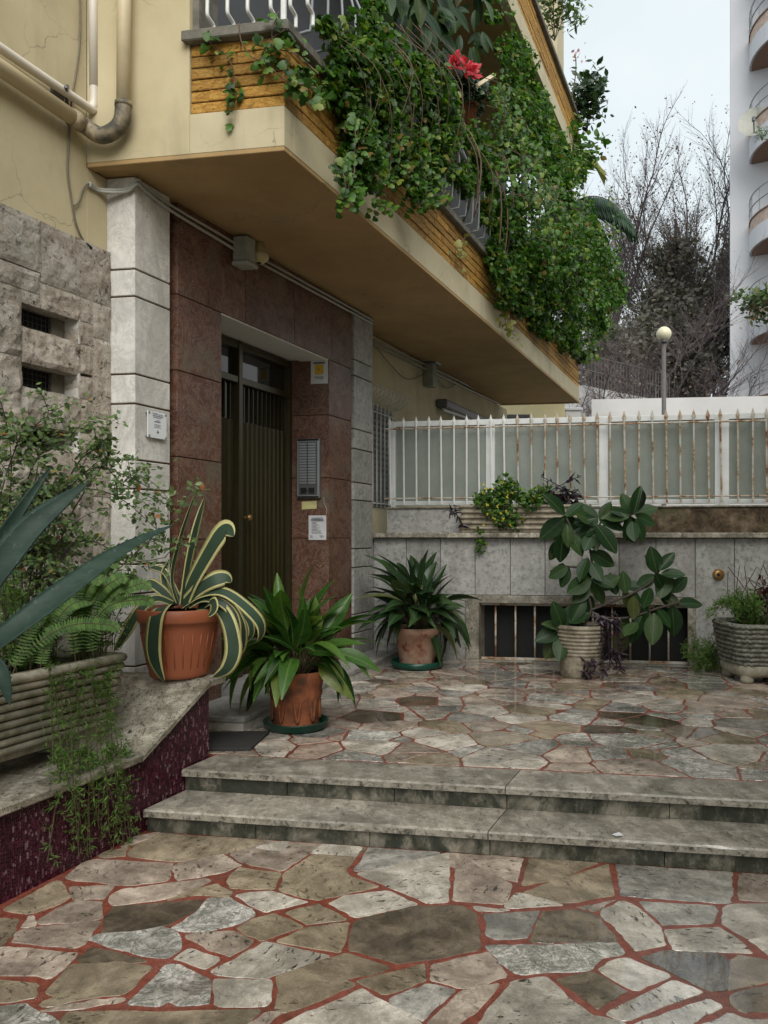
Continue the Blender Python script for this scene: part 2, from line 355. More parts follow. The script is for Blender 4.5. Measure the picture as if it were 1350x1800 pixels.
M['saucer'] = plain('green plastic saucer', (.008, .055, .036), .3, .1)
k = N('ribbed trough concrete'); c = k.ramp(k.noise(8, 7, .7), [(.34, (.20, .18, .13)), (.66, (.50, .46, .37))]); c = k.mix(k.ramp(k.noise(2.5, 5), [(.45, 0.), (.65, .75)]), c, (.085, .09, .05)); k.bump(k.noise(70, 4), .35, .004); M['concrete'] = k.fin(c, .8, .2)
k = N('cream ribbed pot'); c = k.ramp(k.noise(9, 7, .75), [(.34, (.13, .105, .07)), (.5, (.27, .235, .175)), (.66, (.42, .37, .29))]); k.bump(k.noise(70, 4), .25, .003); M['creampot'] = k.fin(c, .7, .3)
k = N('rough ribbed stone pot'); c = k.ramp(k.noise(20, 8, .75), [(.35, (.06, .06, .045)), (.55, (.25, .245, .2)), (.75, (.48, .47, .41))]); k.bump(k.noise(45, 6, .7), 1.0, .015); M['ribstone'] = k.fin(c, .85, .2)
M['soil'] = plain('dark potting soil', (.03, .02, .013), .95, .3, 30, .8)
M['mat'] = plain('charcoal doormat fibre', (.035, .034, .032), .95, .3, 60, .8)
M['brass'] = plain('tarnished brass', (.36, .21, .08), .35, .25, 20, metal=.7)
M['paper'] = plain('white paper', (.62, .63, .64), .7, .03, bump=0)
M['print'] = plain('grey print', (.16, .16, .19), .8, .05, bump=0)
M['black_print'] = plain('black print', (.02, .02, .02), .8, .05, bump=0)
M['yellow_print'] = plain('yellow print', (.60, .36, .03), .7, .05, bump=0)
M['sticky'] = plain('pale yellow note', (.58, .54, .25), .7, .05, bump=0)
M['steel'] = plain('brushed steel', (.36, .37, .37), .35, .08, 20, metal=.8)
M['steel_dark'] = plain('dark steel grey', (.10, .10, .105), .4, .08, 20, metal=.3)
M['plexi'] = plain('white acrylic plaque', (.70, .72, .72), .15, .03, bump=0)
M['white_wall'] = plain('white tower render', (.60, .60, .625), .85, .05, 1.0)
M['white_retaining'] = plain('pale retaining wall', (.62, .61, .60), .85, .12, 1.0)
M['rose_tile'] = plain('rose parapet mosaic', (.50, .37, .30), .7, .3, 8)
M['underslab'] = plain('brown balcony underside', (.22, .14, .105), .85, .1)
M['rail_grey'] = plain('grey thin rail', (.26, .29, .30), .5, .1)
M['globe'] = plain('cream opal globe', (.74, .70, .50), .3, .03, bump=0)
M['post'] = plain('grey brown post', (.12, .11, .105), .6)
M['asphalt'] = plain('grey yard asphalt', (.09, .09, .085), .8, .2, 3)
M['bark'] = plain('grey brown bark', (.125, .10, .10), .9, .3, 3, .3)
M['bark_dark'] = plain('dark brown bark', (.06, .048, .04), .9, .3, 6, .4)
M['stem'] = plain('brown green stem', (.085, .07, .035), .7, .3, 10)
M['vine'] = plain('vine stem brown', (.15, .10, .07), .8, .3, 10)
def leafmat(name, stops, rough=.35, trans=.25, spec=.45, obj=False, rib=None):
    k = N(name); src = k.oi.outputs['Random'] if obj else k.geo.outputs['Random Per Island']
    c = k.ramp(src, stops); c = k.mix(k.ramp(k.noise(25, 3), [(.3, .35), (.7, 0.)]), c, tuple(.6*x for x in stops[0][1]))
    if rib:      # the leaf's own frame: x across, y along
        sp = k.n.new('ShaderNodeSeparateXYZ'); k.l.new(k.tc.outputs['Object'], sp.inputs[0]); ax = k.math('ABSOLUTE', sp.outputs[0])
        c = k.mix(k.ramp(ax, [(.006, .75), (.018, 0.)]), c, rib)
        if obj == 'veins':
            y2 = k.math('SUBTRACT', sp.outputs[1], k.math('MULTIPLY', ax, .55)); vv = k.math('SINE', k.math('MULTIPLY', y2, 95.0))
            c = k.mix(k.math('MULTIPLY', k.ramp(vv, [(.80, 0.), (1., 1.)]), .18), c, rib); k.bump(vv, .12, .004)
        else:
            st = k.noise(60, 2, .5, 0, (1, .03, 1), k.tc.outputs['Object']); c = k.mix(1.0, c, k.ramp(st, [(.3, .75), (.7, 1.25)]), 'MULTIPLY'); k.bump(st, .25, .004)
        c = k.mix(k.ramp(k.noise(9, 5, .7), [(.64, 0.), (.72, .6)]), c, (.13, .10, .035))
    k.fin(c, rough, spec)
    if trans:
        t = k.n.new('ShaderNodeBsdfTranslucent'); k.l.new(k.mix(1.0, c, (1.3, 1.5, .7), 'MULTIPLY'), t.inputs['Color'])
        m = k.n.new('ShaderNodeMixShader'); m.inputs[0].default_value = trans
        k.l.new(k.b.outputs[0], m.inputs[1]); k.l.new(t.outputs[0], m.inputs[2]); k.l.new(m.outputs[0], k.out.inputs[0])
    return k.mat
M['ivy'] = leafmat('ivy leaf', [(0., (.022, .062, .010)), (.45, (.055, .14, .018)), (.8, (.11, .235, .03)), (.955, (.24, .30, .05)), (.985, (.22, .13, .04))], .4, .35, .32)
M['ivy_dark'] = leafmat('dark glossy leaf', [(0., (.012, .032, .012)), (.6, (.025, .06, .02)), (1., (.05, .095, .03))], .25)
M['shrub'] = leafmat('cotoneaster leaf', [(0., (.05, .09, .03)), (.5, (.10, .165, .05)), (.97, (.18, .25, .08)), (.994, (.42, .13, .03))], .45)
M['fern'] = leafmat('fern frond', [(0., (.05, .12, .02)), (.6, (.10, .21, .03)), (1., (.16, .28, .05))], .55, .35, .3)
M['asparagus'] = leafmat('asparagus fern needles', [(0., (.05, .11, .02)), (.6, (.115, .215, .035)), (1., (.19, .30, .06))], .6, .35)
M['aspidistra'] = leafmat('aspidistra blade', [(0., (.018, .055, .010)), (.55, (.042, .115, .017)), (.85, (.085, .18, .027)), (1., (.20, .24, .06))], .36, .25, .35, obj=True, rib=(.12, .2, .05))
M['aspidistra_dark'] = leafmat('dark aspidistra blade', [(0., (.014, .036, .014)), (.6, (.027, .062, .02)), (.92, (.05, .095, .03)), (1., (.20, .20, .08))], .33, .15, .4, obj=True, rib=(.06, .11, .035))
M['ficus'] = leafmat('rubber plant leaf', [(0., (.010, .032, .010)), (.6, (.020, .055, .016)), (.93, (.045, .08, .022)), (1., (.07, .075, .025))], .38, .1, .2, obj='veins', rib=(.085, .12, .045))
M['agave_green'] = plain('agave blue green', (.034, .062, .038), .5, .2, 8, .05, .3)
k = N('agave blade slate green'); c = k.ramp(k.noise(9, 7, .7, 0, (.3, .3, 1)), [(.3, (.011, .024, .018)), (.55, (.020, .042, .030)), (.75, (.042, .074, .052))])
c = k.mix(k.ramp(k.noise(40, 3), [(.62, 0.), (.7, .5)]), c, (.10, .12, .10)); k.bump(k.noise(35, 5, .6), .15, .003); M['agave_big'] = k.fin(c, .55, .25)
M['agave_yellow'] = plain('agave cream margin', (.50, .46, .20), .45, .15, 8, .05)
M['purple'] = leafmat('purple spiderwort leaf', [(0., (.014, .007, .012)), (1., (.04, .017, .03))], .4, .1)
M['redleaf'] = leafmat('dull red leaf', [(0., (.05, .018, .016)), (1., (.11, .04, .032))], .5)
M['yellow_flower'] = leafmat('yellow petal', [(0., (.65, .50, .03)), (1., (.75, .62, .06))], .5)
M['red_flower'] = leafmat('red petal', [(0., (.50, .01, .025)), (1., (.70, .03, .05))], .5)
M['pink_flower'] = leafmat('pink petal', [(0., (.55, .25, .35)), (1., (.7, .4, .5))], .5)
M['palm'] = leafmat('palm leaflet', [(0., (.025, .06, .035)), (1., (.06, .11, .06))], .4)
M['palm_yellow'] = leafmat('yellowed palm leaflet', [(0., (.20, .22, .05)), (1., (.38, .36, .10))], .5)
M['deadleaf'] = leafmat('dry russet leaf', [(0., (.12, .07, .055)), (.6, (.17, .11, .09)), (1., (.21, .15, .12))], .7)
M['evergreen'] = leafmat('far evergreen leaf', [(0., (.075, .07, .055)), (1., (.16, .145, .115))], .6)
# ================================================================ GROUND AND PAVING
def rough_edge(poly, step=.032, amp=.0065):
    out = []; n = len(poly)
    for i in range(n):
        a = np.array(poly[i]); b = np.array(poly[(i+1) % n]); l = np.hypot(*(b-a)); k = max(1, min(14, int(l/step)))
        nn = np.array([-(b-a)[1], (b-a)[0]])/(l or 1)
        for q in range(k):
            p = a+(b-a)*q/k
            if q: p = p+nn*(random.uniform(-amp, amp)*.6+amp*1.3*noise.noise((p[0]*9, p[1]*9, 0)))
            elif n > 3:
                pr = np.array(poly[i-1]); lp_ = np.hypot(*(pr-a)) or 1; cut = random.uniform(.004, .016)
                out.append(tuple(a+(pr-a)/lp_*min(cut, .3*lp_))); p = a+(b-a)/(l or 1)*min(cut, .3*l)
            out.append((p[0], p[1]))
    return out
def clip_half(poly, p, n):
    out = []
    for i in range(len(poly)):
        a, b = poly[i], poly[(i+1) % len(poly)]
        da = (a[0]-p[0])*n[0]+(a[1]-p[1])*n[1]; db = (b[0]-p[0])*n[0]+(b[1]-p[1])*n[1]
        if da <= 0: out.append(a)
        if da*db < 0:
            t = da/(da-db); out.append((a[0]+(b[0]-a[0])*t, a[1]+(b[1]-a[1])*t))
    return out
def voronoi(seeds, wts, bound):
    cells = []
    for i, s in enumerate(seeds):
        poly = list(bound)
        for j, t in enumerate(seeds):
            if i == j: continue
            dx, dy = t[0]-s[0], t[1]-s[1]; d2 = dx*dx+dy*dy
            if d2 > 6: continue
            k = .5+(wts[i]-wts[j])/(2*d2)
            poly = clip_half(poly, (s[0]+dx*k, s[1]+dy*k), (dx, dy))
            if len(poly) < 3: break
        if len(poly) >= 3: cells.append(poly)
    return cells
def inset(poly, d):
    n = len(poly); a = sum(poly[i][0]*poly[(i+1) % n][1]-poly[(i+1) % n][0]*poly[i][1] for i in range(n))
    if a < 0: poly = poly[::-1]
    out = list(poly)
    for i in range(n):
        p, q = poly[i], poly[(i+1) % n]; l = math.hypot(q[0]-p[0], q[1]-p[1])
        if l < 1e-6: continue
        nx, ny = (q[1]-p[1])/l, -(q[0]-p[0])/l
        out = clip_half(out, (p[0]-nx*d, p[1]-ny*d), (nx, ny))
        if len(out) < 3: return None
    res = []
    for p in out:
        if not res or math.hypot(p[0]-res[-1][0], p[1]-res[-1][1]) > .02: res.append(p)
    return res if len(res) >= 3 else None
def area(p): return abs(sum(p[i][0]*p[(i+1) % len(p)][1]-p[(i+1) % len(p)][0]*p[i][1] for i in range(len(p))))/2
gm = MB(); gm.add([(-150, -100, -.05), (150, -100, -.05), (150, 260, -.05), (-150, 260, -.05)], [(0, 1, 2, 3)])
struct(gm.build('ground', M['asphalt']))
MOSU, VR1, VT1, VT2, VTB, VW = .725, -4.80, -4.835, -4.50, -4.15, .07
lp = MB(); q = [UV(-3.2, .3), (MOSU-.02, 0)]
lp.slab([P(MOSU-.05, -9.6, 0)[:2], P(9, -9.6, 0)[:2], P(9, VR1+.02, 0)[:2], P(MOSU-.05, VR1+.02, 0)[:2]], -.06, 0, .001)
low = struct(lp.build('lower_pavement', M['mortar']))
TR = [  # outlines read off the photograph: kind, crop column offset, points
('P',0,[(640,145),(705,95),(800,82),(815,88),(720,130),(670,147)]),('T',0,[(690,165),(720,140),(835,82),(1350,112),(1430,118),(1350,140),(1320,150),(1180,185),(930,225),(700,200),(680,185)]),
('T',0,[(520,195),(545,175),(670,150),(655,195),(560,205)]),('P',0,[(345,310),(450,225),(515,212),(905,235),(875,325),(700,350),(400,325)]),
('P',0,[(930,310),(910,260),(935,238),(1170,190),(1265,245),(1180,280),(1060,305),(945,322)]),('P',0,[(1215,185),(1290,168),(1620,185),(1480,275),(1330,245),(1265,225)]),
('T',0,[(20,475),(280,330),(320,330),(370,410),(300,455),(150,500),(50,485)]),('P',0,[(370,360),(600,350),(545,420),(390,422)]),
('P',0,[(590,400),(650,370),(1080,315),(1100,330),(950,400),(830,430),(600,455),(580,430)]),('T',0,[(890,430),(1000,380),(1140,345),(1215,385),(1200,412),(1100,405),(1040,402)]),
('T',0,[(1200,330),(1260,258),(1475,285),(1440,370),(1220,365)]),('P',0,[(270,495),(390,435),(530,440),(535,525),(400,545),(215,555),(205,535)]),
('D',0,[(545,600),(560,520),(600,465),(880,440),(1060,428),(1030,480),(880,560),(700,590)]),('G',0,[(915,570),(1040,490),(1100,420),(1210,418),(1335,490),(1335,510),(1230,560),(1100,590),(960,590)]),
('P',0,[(115,570),(150,515),(180,515),(190,560)]),('T',0,[(-60,530),(100,530),(70,610),(0,680),(-60,690)]),
('P',0,[(70,650),(85,605),(130,580),(525,540),(440,660),(390,680)]),('G',0,[(470,635),(520,610),(830,562),(910,585),(950,640),(945,690),(880,730),(780,725),(640,690)]),
('P',0,[(980,615),(1060,600),(1230,592),(1330,640),(1290,680),(1210,722),(1100,690)]),('W',0,[(925,740),(1000,685),(1160,735),(1080,790)]),
('W',0,[(1120,800),(1350,680),(1390,650),(1730,725),(1400,840),(1350,838),(1150,822)]),('P',0,[(-60,700),(40,678),(400,710),(385,735),(300,815),(250,845),(190,825),(0,825),(-60,820)]),
('D',0,[(415,735),(480,680),(640,710),(770,750),(700,760),(430,760)]),('T',0,[(245,915),(380,770),(560,765),(600,755),(790,780),(700,885),(640,925),(440,950),(240,990),(215,965),(300,935)]),
('G',0,[(680,975),(860,790),(880,772),(950,775),(1100,850),(1095,970),(930,985),(900,960),(840,985)]),('W',0,[(1137,848),(1425,850),(1425,955),(1400,985),(1140,985)]),
('T',0,[(-60,850),(200,870),(180,940),(60,965),(-60,970)]),('P',0,[(230,1010),(500,950),(650,945),(640,965),(400,1005)]),
('G',0,[(-60,1000),(140,975),(200,1015),(330,1080),(340,1140),(-60,1140)]),('T',0,[(330,1060),(370,1020),(1370,1005),(1340,1040),(1250,1110),(330,1150)]),
('W',450,[(0,150),(120,125),(540,158),(520,200),(280,180),(60,165)]),('T',450,[(130,375),(155,285),(305,200),(520,205),(470,270),(490,300),(640,355),(450,400),(330,425),(240,410)]),
('S',450,[(525,275),(575,170),(940,200),(950,240),(720,265)]),('W',450,[(540,292),(955,250),(1010,435),(900,445),(860,425),(700,360)]),
('W',450,[(390,445),(470,405),(690,378),(845,450),(530,520),(480,490)]),('W',450,[(-105,405),(-40,390),(80,382),(260,437),(50,490),(-30,455)]),
('T',450,[(-95,575),(-20,530),(90,500),(245,568),(30,642),(-50,610)]),('T',450,[(160,495),(330,450),(475,530),(270,555)]),
('T',450,[(110,645),(260,575),(490,548),(440,705),(360,690)]),('D',450,[(500,640),(525,545),(580,520),(850,460),(1080,460),(1150,500),(1175,600),(1170,690),(1000,725),(750,760),(500,690)]),
('T',450,[(115,830),(200,800),(380,740),(470,712),(700,785),(640,815),(470,850),(530,870),(330,960),(150,1020),(110,1000),(130,900)]),('T',450,[(540,855),(880,768),(890,855),(680,928)]),
('P',450,[(935,770),(1220,705),(1320,830),(1200,875),(1080,893),(930,850)]),('S',450,[(700,955),(900,872),(1050,905),(880,1060)]),
('P',450,[(910,1075),(1080,910),(1280,870),(1250,920),(1160,1020),(1060,1090)]),('W',450,[(150,1080),(560,898),(870,1080),(870,1150),(60,1150)]),
('P',450,[(-90,1100),(0,1060),(50,1020),(130,1025),(60,1080),(20,1100)]),('P',450,[(985,200),(1385,232),(1370,330),(1180,285),(1000,240)]),
('P',450,[(1005,252),(1345,347),(1310,450),(1040,430)]),('W',450,[(1150,460),(1330,480),(1280,490),(1170,485)]),
('T',900,[(75,240),(370,262),(430,275),(250,320),(60,350)]),('T',900,[(70,385),(160,350),(490,275),(530,405),(330,440),(260,440)]),
('S',900,[(540,285),(1155,335),(1150,445),(580,405)]),('P',900,[(1200,340),(1420,350),(1420,435),(1205,425)]),
('W',900,[(-40,465),(0,410),(30,388),(265,455),(0,470)]),('P',900,[(350,465),(540,430),(430,488)]),
('S',900,[(-140,505),(140,490),(75,625),(-80,635),(-135,610)]),('D',900,[(105,650),(165,490),(330,475),(440,505),(530,600),(550,645)]),
('W',900,[(465,500),(580,435),(650,460),(780,570),(805,660),(650,690),(560,590)]),('S',900,[(680,440),(1060,460),(1080,490),(1050,550),(900,555),(800,560),(740,500)]),
('W',900,[(1115,470),(1180,448),(1420,450),(1420,600),(1240,625),(1110,550)]),('W',900,[(810,585),(1090,572),(1220,660),(1260,705),(860,690)]),
('W',900,[(1250,640),(1420,620),(1420,760),(1350,715)]),('G',900,[(-130,670),(545,655),(590,715),(470,735),(420,790),(400,800),(40,820),(-20,780)]),
('W',900,[(460,795),(520,750),(610,735),(830,825),(650,905),(560,860)]),('D',900,[(690,735),(800,700),(1100,715),(1160,770),(1130,900),(1040,905),(840,810)]),
('T',900,[(1150,750),(1200,720),(1340,745),(1420,790),(1420,840),(1150,900)]),('D',900,[(245,850),(430,810),(600,910),(450,1000)]),
('W',900,[(500,1025),(850,850),(1000,915),(600,1065)]),('W',900,[(-170,1080),(0,860),(180,835),(330,970),(480,1070),(480,1140),(-150,1140)]),
('T',900,[(1150,940),(1190,915),(1420,870),(1420,1010),(1220,1020),(1160,980)]),('W',900,[(560,1140),(660,1080),(1030,955),(1110,995),(950,1080),(900,1140)]),
('W',900,[(950,1140),(990,1090),(1150,1020),(1250,1060),(1420,1050),(1420,1140)]),('W',900,[(490,1140),(370,1075),(430,1040),(600,1080),(600,1140)])]
def stone(kind, poly, z, parent, thick=.03):
    b = MB(); b.slab(rough_edge(poly), z-thick, z+random.uniform(.0015, .0035), .002, tilt=.0015)
    return b.build('paving_stone', M[PAVE[kind]], parent)
for kind, off, pts in TR:
    pp = [GW(off+x/3, 1440+y/3, 0) for x, y in pts]
    cm = np.mean(np.array(pp), 0); mr = np.mean([math.hypot(x-cm[0], y-cm[1]) for x, y in pp]); kk = 1+.010/mr; pp = [(cm[0]+(x-cm[0])*kk, cm[1]+(y-cm[1])*kk) for x, y in pp]
    vm_ = max(UV(*q_)[1] for q_ in pp); vm_ = vm_-.035 if vm_ > -4.99 else 9
    pp = [P(u_, VR1-.006, 0)[:2] if v_ > vm_ else (x, y) for (x, y), (u_, v_) in ((q_, UV(*q_)) for q_ in pp)]      # the last row butts against the riser
    stone(kind, pp, 0, low)
rest = [random.choice('WTPGDS') for _ in range(400)]
def fill(ua, ub, va, vb, size, z, parent, skip=None, seed=3, gap=.013, limit=300):
    rg = random.Random(seed); sd = []; nu = max(1, int((ub-ua)/size)); nv = max(1, int((vb-va)/(size*.8)))
    for i in range(nu):
        for j in range(nv):
            if rg.random() < .12: continue
            sd.append(P(ua+(i+.5+rg.uniform(-.55, .55)+(.5 if j % 2 else 0))*(ub-ua)/nu, va+(j+.5+rg.uniform(-.5, .5))*(vb-va)/nv, 0)[:2])
    bound = [P(ua, va, 0)[:2], P(ub, va, 0)[:2], P(ub, vb, 0)[:2], P(ua, vb, 0)[:2]]
    w = [rg.uniform(-.03, .03) for _ in sd]; cnt = 0
    cells = []
    for c in voronoi(sd, w, bound):
        if skip == 'frame':          # the stones in the picture are laid one by one above; these continue them on every side
            kl, kr = (-22-CX)/FPX, (1374-CX)/FPX; yb = EYE*FPX/(1823-HY)
            for hs_ in ([((0, 0), (1, -kl))], [((0, 0), (-1, kr))], [((0, yb), (0, 1)), ((0, 0), (-1, kl)), ((0, 0), (1, -kr))]):
                q = c
                for p_, n_ in hs_:
                    if len(q) >= 3: q = clip_half(q, p_, n_)
                if len(q) >= 3: cells.append(q)
        else: cells.append(c)
    for c in cells:
        cx_, cy_ = np.mean(np.array(c), 0)
        if callable(skip) and skip(cx_, cy_): continue
        c = inset(c, gap*rg.uniform(.45, 1.15))
        if not c or area(c) < .006: continue
        stone(rg.choice('WWWWTTPPPPGGGDS'), c, z, parent); cnt += 1
        if cnt >= limit: break
    return cnt
fill(MOSU, 5.4, -8.2, VR1, .42, 0, low, 'frame', 5)
tb = MB(); tb.slab([P(0, VTB, 0)[:2], P(9, VTB, 0)[:2], P(9, VW+.3, 0)[:2], P(0, VW+.3, 0)[:2]], .0, ZT, .001)
ter = struct(tb.build('terrace_floor', M['mortar']))
def on_platform(x, y):
    u, v = UV(x, y); return u < .30 and v > -3.6
fill(.25, 4.75, VTB+.008, VW-.01, .272, ZT, ter, on_platform, 11, .011)
fill(4.76, 7.4, VTB+.008, VW-.01, .52, ZT, ter, None, 12, .012)
# ---------------------------------------------------------------- the two steps
st = bpy.data.objects.new('terrace_steps', None); C.objects.link(st); st.location = P(2.5, VR1, 0); struct(st)
JU = [MOSU+.004, 2.62, 5.2, 8.9]
for (va, vr, vb, zt) in ((VT1, VR1, VT2+.045, ZT/2), (VT2, VT2+.035, VTB, ZT)):
    for i in range(3):
        sh = .006 if i == 1 else 0
        b = MB(); n = 30; u0, u1 = JU[i]+.003, JU[i+1]-.003
        # tread with a chipped front edge
        top = []; 
        vs = []; fs = []
        for j in range(n+1):
            u = u0+(u1-u0)*j/n; e = abs(noise.noise((u*9, va*3, 1)))*.007+(.006 if random.random() < .08 else 0)
            vs += [P(u, vb, zt), P(u, va+.010+e*.5, zt), P(u, va+e*.3, zt-.008-e*.6), P(u, va+e*.3, zt-.040), P(u, va+.03, zt-.046), P(u, vb, zt-.046)]
            if j:
                o_ = 6*(j-1)
                for q in range(5): fs.append((o_+q, o_+q+1, o_+q+7, o_+q+6))
        fs += [tuple(range(6)), tuple(6*n+q for q in range(6))[::-1]]
        b.add(vs, fs); b.m = [1 if (f[1]-f[0] == 1 and f[0] % 6 in (2, 3)) else 0 for f in b.f]
        b.build('tread_slab', [M['step'], M['nosing']], st)
        b = MB(); k = 3 if i < 2 else 2
        rj = np.linspace(JU[i], JU[i+1], k+1)
        for j in range(k):
            MB().box(rj[j]+.002, rj[j+1]-.002, vr, vr+.03, zt-ZT/2, zt-.046, .002).build('riser_slab', M['riser'], st)
cb = MB(); cb.box(MOSU, 8.9, VR1+.032, VTB, -.02, ZT/2-.048, .001); cb.box(MOSU, 8.9, VT2+.068, VTB-.002, ZT/2-.04, ZT-.048, .001); cb.build('step_core', M['riser'], st)
# ---------------------------------------------------------------- the house across the forecourt (unseen; inferred, added to block sky light from the right)
fb = bpy.data.objects.new('unseen_facing_building', None); C.objects.link(fb); fb.location = P(8, -6, 0); struct(fb)
MB().box(7.4, 15, -16, 2.6, -.05, 8.2, .02).build('wall', M['yellow'], fb)
for i in range(6):
    for j in range(2): MB().box(7.36, 7.399, -14.5+i*2.9, -13.3+i*2.9, 1.2+j*3.1, 2.9+j*3.1, .01).build('window_shutter', M['doorframe'], fb)
# ================================================================ MOSAIC PLANTER WALL
zc, zhi = .452, .757
pw = thing('planter_wall', P(MOSU, -5.5, 0), 'low purple mosaic wall with sloping travertine coping beside the steps', 'low wall')
vA, vS, vE = -8.3, -4.80, FU(368, MOSU)        # start, foot of slope, end
vS = FU(243, MOSU); vS2 = vS+(vE-vS)*.95
def ztop(v): return zc if v < vS else (zhi if v > vS2 else zc+(zhi-zc)*(v-vS)/(vS2-vS))
b = MB()
vs = []; pr = [vA, vS, vS2, vE]
for v in pr: vs += [P(MOSU-.012, v, -.04), P(MOSU-.012, v, ztop(v)-.05), P(-.16, v, ztop(v)-.05), P(-.16, v, -.04)]
fs = [(4*i+q, 4*i+(q+1) % 4, 4*i+4+(q+1) % 4, 4*i+4+q) for i in range(3) for q in range(4)]+[(0, 1, 2, 3), (12, 13, 14, 15)]
b.add(vs, fs); b.build('core', M['grout'], pw)
b = MB(); rg = random.Random(4); tw, th = .02, .0105
v = vA+1.6
col = 0
while v < vE:
    vertical = True; zz = -.01
    while zz < ztop(v)-.052:
        h = rg.choice([.014, .02, .02, .034]); top = min(zz+h-.0025, ztop(v+.005)-.052)
        # hide tiles that the steps cover
        base = 0
        if top-max(zz, -.01) > .006:
            vv0, vv1 = v+.001, v+tw*.5-.001; pr_ = rg.uniform(0, .0025)
            b.add([P(MOSU-.013, vv0, zz), P(MOSU-.013, vv1, zz), P(MOSU-.013, vv1, top), P(MOSU-.013, vv0, top),
                   P(MOSU-.008+pr_, vv0+.001, zz+.001), P(MOSU-.008+pr_, vv1-.001, zz+.001), P(MOSU-.008+pr_, vv1-.001, top-.001), P(MOSU-.008+pr_, vv0+.001, top-.001)],
                  [(4, 5, 6, 7), (0, 1, 5, 4), (1, 2, 6, 5), (2, 3, 7, 6), (3, 0, 4, 7)])
        zz += h
    v += tw*.5
tag(b.build('mosaic_tiles', M['mosaic'], pw), kind='stuff')
# end face of the wall, mosaic too
cpts = [vA, -6.6, -5.35, vS, vS2, vE+.13]
for i in range(len(cpts)-1):
    v0, v1 = cpts[i]+.002, cpts[i+1]-.002; b = MB(); n = 8; vs = []; fs = []
    for j in range(n+1):
        v = v0+(v1-v0)*j/n; z = ztop(v); e = noise.noise((v*7, 3, 0))*.006
        vs += [P(-.165, v, z), P(MOSU+.022+e, v, z), P(MOSU+.032+e, v, z-.012+e*.4), P(MOSU+.030+e, v, z-.042), P(MOSU+.02, v, z-.05), P(-.165, v, z-.05)]
        if j:
            o_ = 6*(j-1); fs += [(o_+q, o_+(q+1) % 6, o_+6+(q+1) % 6, o_+6+q) for q in range(6)]
    fs += [tuple(range(6)), tuple(6*n+q for q in range(6))[::-1]]
    b.add(vs, fs).build('coping_slab', M['coping'], pw)
# ================================================================ APARTMENT BUILDING
bld = thing('apartment_building', P(0, -2, ZT), 'yellow apartment house with marble entrance and deep overhanging balcony of orange brick', 'building')
UL, UST = -.20, -.165       # yellow left wall and the face of the stone cladding
UB, VB = 1.146, -4.10       # balcony: outer face, front face
VEND = 6.40; ZS, ZF, ZC, ZCAP = 4.06, 4.345, 4.79, 4.86
ZST = 3.56; VP0, VP1, VK1, VK2 = -3.911, -3.545, -3.442, -2.898
VD1, VK3, VK4 = -1.073, -.555, -.043
MB().box(UL-.3, UL, -9, VB, ZST-.4, 14, .002).build('left_wall', M['yellow'], bld)
MB().box(UL-.3, UL, VB+.002, VP0-.002, ZST-.4, ZS, .002).build('left_wall', M['yellow'], bld)
MB().box(-.5, -.30, VK4+.002, 6.9, 1.2, ZS, .002).build('rear_wall', M['yellow'], bld)
uj = FV(333, VB)            # where the plain wall turns into the balcony opening
zfr = ZF
MB().box(UL+.001, uj, VB, VB+.25, ZS+.03, 14, .003).build('bay_wall', M['yellow'], bld)
ZSC = (ZS-.0)
# fascia band
MB().box(uj+.0005, UB, VB, VB+.12, ZS+.03, ZF, .004).build('fascia_band', M['cream'], bld)
MB().box(UB-.12, UB, VB+.1205, VEND, ZS+.03, ZF, .004).build('fascia_band', M['cream'], bld)
# soffit: border strips and a recessed field
b = MB(); b.box(-.5, UB-.076, VB+.076, VEND-.1, ZS+.012, ZS+.0285, .001); b.build('soffit', M['soffit'], bld)
b = MB(); b.box(UL, UB-.0005, VB, VB+.075, ZS, ZS+.0295, .004); b.box(UB-.075, UB, VB+.076, VEND, ZS, ZS+.0295, .004); b.box(-.3, UB-.076, VEND-.099, VEND, ZS, ZS+.0295, .004); b.build('drip_border', M['soffit'], bld)
MB().box(-.5, UB-.13, VB+.13, VEND-.05, ZS+.09, ZF, .001).build('balcony_slab', M['cream'], bld)
MB().box(-.5, -.25, VB+.26, VEND+.3, ZF, 14, .002).build('balcony_back_wall', M['steel_dark'], bld)  # dark colour stands in for the deep shade inside the balcony
# brick parapet
pb = bpy.data.objects.new('brick_parapet', None); C.objects.link(pb); pb.parent = bld
pb.location = Vector(P(UB, VB, ZF))-wloc(bld)
MB().box(uj, UB-.022, VB+.022, VB+.12, ZF, ZC, .001).build('brick_backing', M['brickback'], pb)
MB().box(UB-.12, UB-.022, VB+.125, VEND-.02, ZF, ZC, .001).build('brick_backing', M['brickback'], pb)
rows = 6; rh = (ZC-ZF)/rows; bl = .34; nb = 0
for r in range(rows):
    z0, z1 = ZF+r*rh+.004, ZF+(r+1)*rh-.004; off = random.uniform(0, bl)
    u = uj+.002; first = off
    while u < UB-.012:
        u1 = min(u+first if first > .06 else u+bl*1.5, UB-.002); first = bl*1.6+random.uniform(-.05, .22)
        MB().box(u+.002, u1-.002, VB+random.uniform(.004, .012), VB+.021, z0, z1, .004).build('brick', M['brick'], pb); nb += 1
        u = u1
    v = VB+.0225; first = random.uniform(.1, bl)
    while v < VEND-.03:
        v1 = min(v+first, VEND-.02); first = (bl if v < 2.5 else bl*1.9)+random.uniform(-.05, .12)
        MB().box(UB-.021, UB-random.uniform(.002, .012), v+.002, v1-.002, z0, z1, .004).build('brick', M['brick'], pb); nb += 1
        v = v1
print('bricks', nb)
ua = FV(317, VB-.05)
MB().box(ua, UB+.05, VB-.05, VB+.16, ZC, ZCAP, .008).build('sill', M['sill'], bld)
MB().box(UB-.16, UB+.05, VB+.161, VEND+.03, ZC, ZCAP, .008).build('sill', M['sill'], bld)
